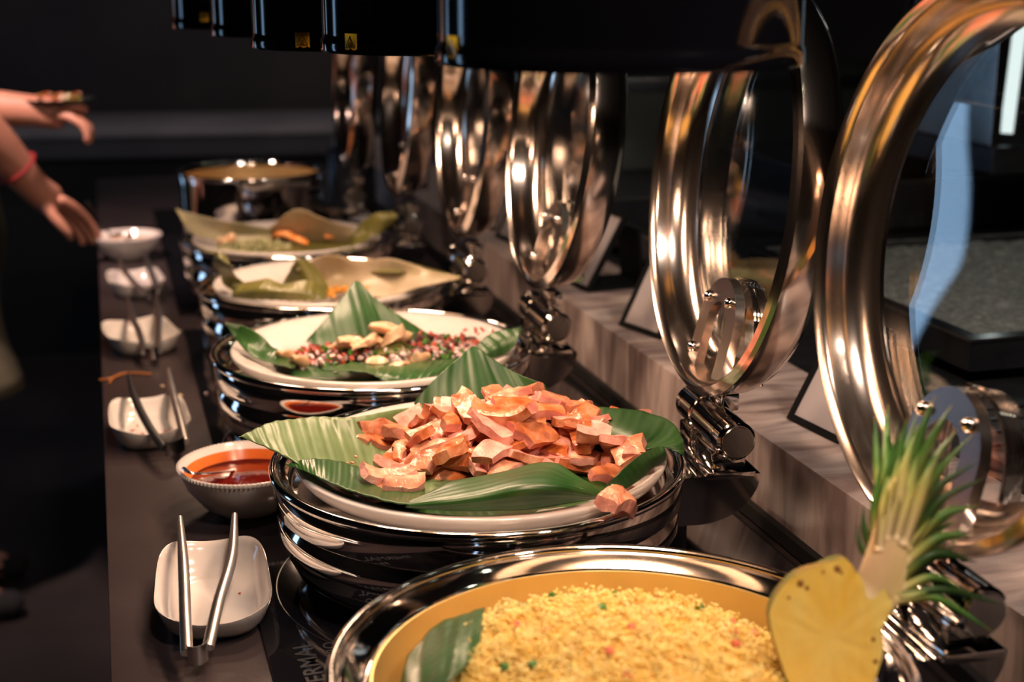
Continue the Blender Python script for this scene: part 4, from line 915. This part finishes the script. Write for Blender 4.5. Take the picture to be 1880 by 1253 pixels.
# bowls
def bowl(name, label, x, y, R, H, m):
    b = thing(name, label, 'bowl', (x, y, .0))
    MB().lathe([(0, .006), (R * .35, .007), (R * .60, H * .28), (R * .82, H * .60), (R * .955, H - .002), (R * .985, H), (R, H - .001), (R * .99, H - .005), (R * .88, H * .58), (R * .66, H * .22), (R * .45, .004), (R * .42, 0), (0, 0)], 96).build('bowl_wall', m, b, sharp=70)
    rb = MB()
    for i in range(96):
        a = 2 * PI * i / 96; rb.box((R * .990 * math.cos(a), R * .990 * math.sin(a), H - .002), (.004, .0022, .0034), Matrix.Rotation(a, 3, 'Z'))
    rb.build('ribbed_edge', m, b, False)
    return b
b1 = bowl('sauce_bowl', 'ribbed white bowl of red chilli sauce left of the pork dish', (0.1312, 1.5532, 0.0600)[0], (0.1312, 1.5532, 0.0600)[1], .0765, .060, PORC)
R = .0765
MB().lathe([(0, .041), (R * .835, .041), (R * .85, .0405)], 64).build('chilli_sauce', SAUCE, b1)
MB().lathe([(R * .835, .0415), (R * .88, .047), (R * .912, .0515), (R * .905, .052), (R * .86, .0465), (R * .82, .0415)], 64).build('sauce_film', SAUCER, b1)
spn = thing('spoon', 'steel spoon dipped in the red chilli sauce bowl', 'spoon', (0.0657, 1.5397, 0.0620))
sb = Vector((0.0657, 1.5397, 0.0620))
MB().tube([Vector(p) - sb for p in smooth_path([(0.0610, 1.5389, 0.0640), (0.0662, 1.5169, 0.0660), (0.0762, 1.5190, 0.0630), (0.0987, 1.5479, 0.0520), (0.1212, 1.5875, 0.0400)], 20)], [.0028] * 4 + [.0022] * 16, 8, flat=.6).build('handle', STEEL, spn)
MB().lathe([(0, 0), (.010, .001), (.017, .006), (.016, .0065), (.009, .002), (0, .001)], 24).build('spoon_bowl', CHROME, spn, loc=tuple(Vector((0.1334, 1.6140, 0.0310)) - sb))
b2 = bowl('serving_bowl', 'white bowl at the far end where the hand holds a ladle', (0.0343, 3.1148, 0.0520)[0], (0.0343, 3.1148, 0.0520)[1], .072, .054, PORC)
MB().lathe([(0, .040), (.060, .040), (.062, .039)], 48).build('cream_sauce', mat('cream_dressing', (.62, .45, .30), .2, 0, (.5, .3, .18), scale=30), b2)
ld = thing('ladle', 'dark handled ladle held over the far bowl', 'ladle', (0.0151, 3.1032, 0.0550)); lb = Vector((0.0151, 3.1032, 0.0550))
MB().tube([Vector(p) - lb for p in smooth_path([(-0.0409, 3.1000, 0.1281), (-0.0233, 3.1200, 0.0939), (-0.0062, 3.1200, 0.0673), (0.0037, 3.1200, 0.0479)], 16)], .0035, 8, flat=.6).build('handle', BLACKP, ld)
MB().lathe([(0, 0), (.016, .003), (.024, .014), (.022, .014), (.014, .005), (0, .002)], 24).build('ladle_cup', STEEL, ld, loc=(.012, .01, -.014))

# ------------------------------------------------------------------ card stands on the ledge
def card_stand(label, a, b_, group='small framed cards on the ledge'):
    a = Vector(a); b_ = Vector(b_); m_ = (a + b_) / 2; d = (b_ - a); W_ = .098; rz = math.atan2(d.y, d.x)
    t = thing('card_stand', label, 'sign', (m_.x, m_.y, .1005), rz, group)
    H = .138; tl = math.radians(29); Rm = Matrix.Rotation(-tl, 3, 'X')
    def q(x, y, z): return tuple(Rm @ Vector((x, y, z)))
    f = MB()
    for (c, s_) in (((-W_ / 2 + .004, 0, H / 2), (.008, .006, H)), ((W_ / 2 - .004, 0, H / 2), (.008, .006, H)), ((0, 0, .004), (W_ - .016, .006, .008)), ((0, 0, H - .004), (W_ - .016, .006, .008))): f.box(q(*c), s_, Rm, .001)
    f.build('frame', FRAMEB, t, False)
    MB().box(q(0, .001, H / 2), (W_ - .014, .002, H - .014), Rm).build('card', CARD, t, False)
    MB().box(q(0, .006, H / 2), (W_ - .01, .003, H - .01), Rm).build('back_panel', FRAMEB, t, False)
    MB().box((0, .055, .002), (W_, .11, .004), bev=.001).build('foot_plate', FRAMEB, t, False)
    MB().box((0, .100, .048), (W_ * .8, .004, .092), Matrix.Rotation(.1, 3, 'X')).build('easel_leg', FRAMEB, t, False)
    return t
c1 = card_stand('black framed card leaning between the two nearest lids', (0.7368, 1.4082, 0.1005), (0.7469, 1.3242, 0.1005))
c2 = card_stand('black framed card behind the pork dish lid', (0.7056, 1.8789, 0.1005), (0.7269, 1.8006, 0.1005))
c3 = card_stand('black framed card behind the seafood dish lid', (.72, 2.20, .1), (.73, 2.11, .1))
c4 = card_stand('black framed card behind the farthest open lids', (.72, 2.62, .1), (.73, 2.53, .1))

# ------------------------------------------------------------------ hanging heat lamps
GLOW = emit('warm_heat_element', (1.0, .55, .28), 6.0)
def lamp(label, cx, cy, zb, R, lab, H=.34):
    t = thing('heat_lamp', label, 'lamp', (cx, cy, zb), 0, 'black heat lamps hanging over the buffet')
    MB().lathe([(R - .004, .002), (R, 0), (R + .001, .002), (R + .0005, .012), (R - .001, .014), (R - .001, .018), (R - .001, H - .068), (R - .001, H - .062), (R - .003, H - .056), (R * .86, H - .02), (R * .4, H), (.02, H + .01), (.012, H + .03), (0, H + .03)], 72).build('housing', LAMPM, t, sharp=40)
    MB().lathe([(R - .004, .002), (R - .006, .03), (R * .9, .08), (R * .5, .13), (0, .14)], 48).build('inner_shade', STEEL, t)
    MB().tube([(0, 0, H + .03), (0, 0, 1.93 - zb)], .006, 8, up=(1, 0, 0)).build('cord', BLACKP, t)
    MB().lathe([(0, .060), (.022, .066), (.036, .085), (.030, .11), (.014, .13), (0, .135)], 24).build('bulb', GLOW, t)
    if lab:
        a, S, zl = lab; Rz = Matrix.Rotation(a, 3, 'Z')
        V = []; F_ = []; n = 8
        for i in range(n + 1):
            aa = (i / n - .5) * S / R
            for zz in (0, S): V.append(Rz @ Vector((math.cos(aa) * (R + .0008), math.sin(aa) * (R + .0008), zl + zz)))
        for i in range(n): F_.append((2 * i, 2 * i + 2, 2 * i + 3, 2 * i + 1))
        lo = link('warning_label', V, F_, YELLOWL, t); s_ = lo.modifiers.new('t', 'SOLIDIFY'); s_.thickness = .0004
        g = MB(); k = .0004
        def P(u, v_): aa = (u - .5) * S / R; return Rz @ Vector((math.cos(aa) * (R + .0014), math.sin(aa) * (R + .0014), zl + v_ * S))
        tri = [(.12, .16), (.88, .16), (.5, .86)]
        for i in range(3): g.tube([P(*tri[i]), P(*[(tri[i][c] + tri[(i + 1) % 3][c]) / 2 for c in (0, 1)]), P(*tri[(i + 1) % 3])], .00035, 5)
        for x in (.40, .5, .60): g.tube(smooth_path([P(x, .26), P(x + .035, .34), P(x - .02, .42), P(x + .02, .52)], 8), .0003, 5)
        g.tube([P(.36, .22), P(.64, .22)], .0003, 5)
        g.build('hot_surface_symbol', BLACKP, t)
    l = bpy.data.lights.new('heat_lamp_light', 'AREA'); l.shape = 'DISK'; l.size = .085; l.energy = LAMP_W; l.color = (1.0, .66, .45)
    lo = bpy.data.objects.new('heat_lamp_light', l); COL.objects.link(lo); lo.location = (0, 0, .050); lo.parent = t
    return t
def cam_ang(cx, cy, off): return math.atan2(-cy, -cx) + off
lamp('nearest and widest black heat lamp, over the pork dish, with faint yellow label', .372, 1.012, .5345, .1355, (cam_ang(.372, 1.012, -1.02), .0155, .006))
lamp('second black heat lamp, with a dim yellow label at its left', .306, 1.372, .5255, .100, (cam_ang(.306, 1.372, -.74), .0150, .004))
lamp('third black heat lamp from the front, with a bright yellow hot surface label', .268, 1.640, .5160, .100, (cam_ang(.268, 1.640, -.42), .0165, .004))
lamp('fourth black heat lamp from the front', .250, 1.985, .5157, .100, None)
lamp('farthest black heat lamp at the top left of the row', .215, 2.315, .5140, .100, (cam_ang(.215, 2.315, -.50), .014, .012))

# ceiling downlights, a row of small spots
DL = emit('downlight_glow', (.95, 1.0, .80), 26.0)
proto = None
for i in range(11):
    x, y = 1.35, .2 + i * .52
    if proto is None:
        proto = thing('ceiling_downlight', 'small round downlight in the row on the ceiling above the steel station', 'light', (x, y, 1.9), 0, 'ceiling downlights')
        MB().lathe([(.022, 0), (.032, 0), (.034, -.004), (.030, -.007), (.022, -.004)], 24).build('trim_ring', STEEL, proto)
        MB().lathe([(0, -.002), (.022, -.002), (.022, -.0035), (0, -.0035)], 24).build('lens', DL, proto)
    else: dup(proto, (x, y, 1.9))

# tall glass-doored drinks cabinet with a lit tube at the far right
fr = thing('drinks_cabinet', 'tall glass fronted cabinet with a bright vertical light at upper right', 'cabinet', (1.6000, 2.2581, 0.3172))
fz = Vector((1.6000, 2.2581, 0.3172))
MB().box((.22, .25, .25), (.60, .04, .62)).build('back_panel', BLK, fr, False)
MB().box((.22, .10, -.045), (.60, .32, .05), bev=.004).build('base', DSTEEL, fr, False)
for x in (-.07, .51): MB().box((x, .10, .27), (.02, .30, .58), bev=.002).build('side_post', STEEL, fr, False)
TUBE = emit('white_tube_light', (.80, .90, .88), 1.1)
MB().tube([(-.035, -.03, 0), (-.02, -.03, .30), (-.012, -.03, .56)], .0115, 12, up=(1, 0, 0)).build('light_tube', TUBE, fr)
MB().tube([(.16, .02, 0), (.16, .02, .56)], .03, 16, up=(1, 0, 0)).build('glass_cylinder', STEEL, fr)

# ------------------------------------------------------------------ the person at the far left
def skin(name, verts, edges, radii, m, parent=None, sub=2, root=0):
    me = bpy.data.meshes.new(name); me.from_pydata([tuple(v) for v in verts], edges, []); me.materials.append(m)
    o = bpy.data.objects.new(name, me); COL.objects.link(o)
    if parent: o.parent = parent
    s = o.modifiers.new('skin', 'SKIN'); s.use_smooth_shade = True
    for i, d in enumerate(me.skin_vertices[0].data):
        r = radii[i]; d.radius = r if isinstance(r, tuple) else (r, r); d.use_root = (i == root)
    ss = o.modifiers.new('sub', 'SUBSURF'); ss.levels = sub; ss.render_levels = sub
    return o
pe = thing('person', 'person in olive clothes at far left reaching over the bowl, red cord on wrist', 'person', (-.46, 3.15, FLOOR))
PO = Vector((-.46, 3.15, FLOOR))
def W(p): return Vector(p) - PO
rw = Vector((-0.1411, 3.0200, 0.1747)); re = Vector((-0.2504, 2.9600, 0.3361)); rk = Vector((-0.0969, 3.0600, 0.1298)); 
lw = Vector((-0.1152, 3.2200, 0.3088)); le = Vector((-0.3680, 3.2500, 0.3297)); lk = Vector((-0.0643, 3.2000, 0.3012))
hip = Vector((-.44, 3.46, .02)); ch_ = Vector((-.43, 3.44, .38)); nk = Vector((-.41, 3.42, .56)); hd = Vector((-.36, 3.41, .66)); tp = Vector((-.35, 3.41, .78))
rs = Vector((-.41, 3.26, .48)); ls = Vector((-.41, 3.60, .48))
v = [hip, ch_, nk, hd, tp, rs, re, (re + rw) / 2, rw, rk, ls, le, (le + lw) / 2, lw, lk,
     hip + Vector((0, -.10, -.08)), hip + Vector((.02, -.11, -.46)), hip + Vector((0, -.11, -.86)), hip + Vector((0, .10, -.08)), hip + Vector((.02, .11, -.46)), hip + Vector((0, .11, -.86)),
     hip + Vector((.16, -.12, -.89)), hip + Vector((.16, .12, -.89)), Vector((-.435, 3.44, .50))]
e = [(0, 1), (1, 23), (23, 2), (2, 3), (3, 4), (23, 5), (5, 6), (6, 7), (7, 8), (8, 9), (23, 10), (10, 11), (11, 12), (12, 13), (13, 14), (0, 15), (15, 16), (16, 17), (17, 21), (0, 18), (18, 19), (19, 20), (20, 22)]
rad = [(.15, .11), (.155, .11), .055, (.085, .095), .07, .062, .050, .046, .033, (.040, .023), .062, .050, .045, .034, (.042, .026), .088, .062, .045, .088, .062, .045, .035, .035, (.13, .09)]
skin('body', [W(p) for p in v], e, rad, SKIN, pe)
def hand_part(name, knuckle, wrist, down, specs):
    k = Vector(knuckle); d = (k - Vector(wrist)).normalized(); dn = Vector(down).normalized(); side = d.cross(dn).normalized()
    for (off, l, r_, c1, c2, c3) in specs:
        p0 = k - d * .030 + side * off * .7; p1 = k + side * off + d * .012; p2 = p1 + (d * math.cos(c1) + dn * math.sin(c1)) * l * .45
        p3 = p2 + (d * math.cos(c2) + dn * math.sin(c2)) * l * .32; p4 = p3 + (d * math.cos(c3) + dn * math.sin(c3)) * l * .25
        skin(name, [W(p) for p in (p0, p1, p2, p3, p4)], [(0, 1), (1, 2), (2, 3), (3, 4)], [r_ * 1.25, r_ * 1.1, r_, r_ * .92, r_ * .72], SKIN, pe, 1)
hand_part('finger', rk, rw, (.25, 0, -1), ((-.030, .080, .0100, .15, .7, 1.2), (-.010, .088, .0105, .2, .8, 1.4), (.010, .084, .0100, .35, 1.0, 1.6), (.028, .070, .0088, .5, 1.2, 1.8)))
th0 = rk - (rk - rw) * .65
skin('thumb', [W(p) for p in (th0, th0 + Vector((.010, -.028, -.030)), th0 + Vector((.034, -.034, -.062)), th0 + Vector((.050, -.030, -.086)))], [(0, 1), (1, 2), (2, 3)], [.017, .0135, .0115, .009], SKIN, pe, 1)
hand_part('finger', lk, lw, (.1, -.1, -1), ((-.028, .070, .0100, .5, 1.3, 2.0), (-.010, .074, .0105, .6, 1.5, 2.2), (.010, .070, .0100, .7, 1.6, 2.3), (.026, .060, .0088, .8, 1.7, 2.5)))
th1 = lk - (lk - lw) * .5
skin('thumb', [W(p) for p in (th1, th1 + Vector((.020, -.018, .016)), th1 + Vector((.046, -.020, .014)), th1 + Vector((.064, -.014, .006)))], [(0, 1), (1, 2), (2, 3)], [.016, .013, .011, .009], SKIN, pe, 1)
# bracelet
dw = (rw - re).normalized(); bc_ = W(rw - dw * .055); a_ = dw.cross(Vector((0, 0, 1))).normalized(); b_ = a_.cross(dw)
MB().tube([bc_ + a_ * .043 * math.cos(t * PI / 12) + b_ * .043 * math.sin(t * PI / 12) for t in range(24)], .0034, 6, closed=True, up=tuple(dw)).build('red_cord_bracelet', REDS, pe)
# clothes
skin('shirt', [W(p) for p in (hip + Vector((0, 0, .02)), ch_, Vector((-.435, 3.44, .50)), rs, (rs + re) / 2, ls, (ls + le) / 2)], [(0, 1), (1, 2), (2, 3), (3, 4), (2, 5), (5, 6)],
     [(.165, .135), (.175, .14), (.15, .105), .078, .070, .078, .070], PALE, pe)
cloth = []
for i in range(7):
    u = i / 6; z = .16 - .50 * u
    cloth.append(hip.x * 0 + 0)
V = []; F_ = []; n = 40; K = 16
for k in range(K + 1):
    u = k / K; z = .17 - .52 * u
    for i in range(n):
        a = 2 * PI * i / n; fl = 1 + .06 * math.sin(a * 5 + u * 3) * u + .05 * noise.noise(Vector((a * 2, u * 4, 0)))
        V.append(W((hip.x + .03 * u + math.cos(a) * (.175 + .02 * math.sin(u * 7)) * fl, hip.y + math.sin(a) * (.21 + .01 * u) * fl, z)))
for k in range(K):
    for i in range(n): F_.append((k * n + i, (k + 1) * n + i, (k + 1) * n + (i + 1) % n, k * n + (i + 1) % n))
o = link('olive_tunic', V, F_, KHAKI, pe); s_ = o.modifiers.new('t', 'SOLIDIFY'); s_.thickness = .006
skin('trousers', [W(p) for p in (hip + Vector((0, 0, -.06)), hip + Vector((0, -.10, -.10)), hip + Vector((.02, -.11, -.46)), hip + Vector((0, -.11, -.83)), hip + Vector((0, .10, -.10)), hip + Vector((.02, .11, -.46)), hip + Vector((0, .11, -.83)))],
     [(0, 1), (1, 2), (2, 3), (0, 4), (4, 5), (5, 6)], [(.16, .13), .105, .082, .070, .105, .082, .070], NAVY, pe)
for s in (-1, 1):
    skin('shoe', [W(hip + Vector((-.04, s * .12, -.875))), W(hip + Vector((.06, s * .12, -.88))), W(hip + Vector((.19, s * .12, -.885)))], [(0, 1), (1, 2)], [.045, .045, (.042, .030)], NAVY, pe, 1)
hh = W(hd + (tp - hd) * .45)
MB().lathe([(0, .115), (.06, .10), (.095, .06), (.108, .0), (.10, -.05), (.09, -.08)], 28, hh - Vector((.034, 0, -.030))).build('hair', HAIR, pe)
fc = MB(); fc.tube([hh + Vector((.088, 0, .0)), hh + Vector((.112, 0, -.035)), hh + Vector((.096, 0, -.045))], [.009, .013, .009], 8); fc.build('nose', SKIN, pe)
for s in (-1, 1):
    MB().lathe([(0, .011), (.008, .008), (.011, 0), (.008, -.008), (0, -.011)], 12, hh + Vector((.092, s * .032, -.005))).build('eye', mat('eye_dark', (.02, .015, .012), .2), pe)
    MB().lathe([(0, .006), (.018, .005), (.022, 0), (.018, -.005), (0, -.006)], 12, hh + Vector((.0, s * .098, -.02)), Matrix.Rotation(PI / 2, 3, 'X')).build('ear', SKIN, pe)
MB().tube([hh + Vector((.094, -.024, -.07)), hh + Vector((.104, 0, -.072)), hh + Vector((.094, .024, -.07))], .006, 8).build('mouth', mat('lips', (.35, .10, .08), .5), pe)
# the small bowl of chilli held in the upper hand
sd = thing('chilli_plate', 'small dark plate of red chillies held in the upper hand', 'plate', tuple(lk + Vector((-.02, .03, .022))))
MB().lathe([(0, 0), (.05, .0), (.075, .012), (.073, .013), (.05, .003), (0, .003)], 32).build('dish', DSTEEL, sd)
b = MB(); r_ = random.Random(8)
for i in range(40):
    a = r_.uniform(0, 6.28); q = r_.random() * .055; b.box((q * math.cos(a), q * math.sin(a), .008 + .010 * r_.random()), (.016, .006, .006), Euler((r_.random(), r_.random(), r_.random() * 6)).to_matrix(), .001)
o = b.build('chilli_pieces', mat('dark_chilli', (.35, .05, .02), .3, 0, (.16, .16, .03), scale=30), sd); o['kind'] = 'stuff'
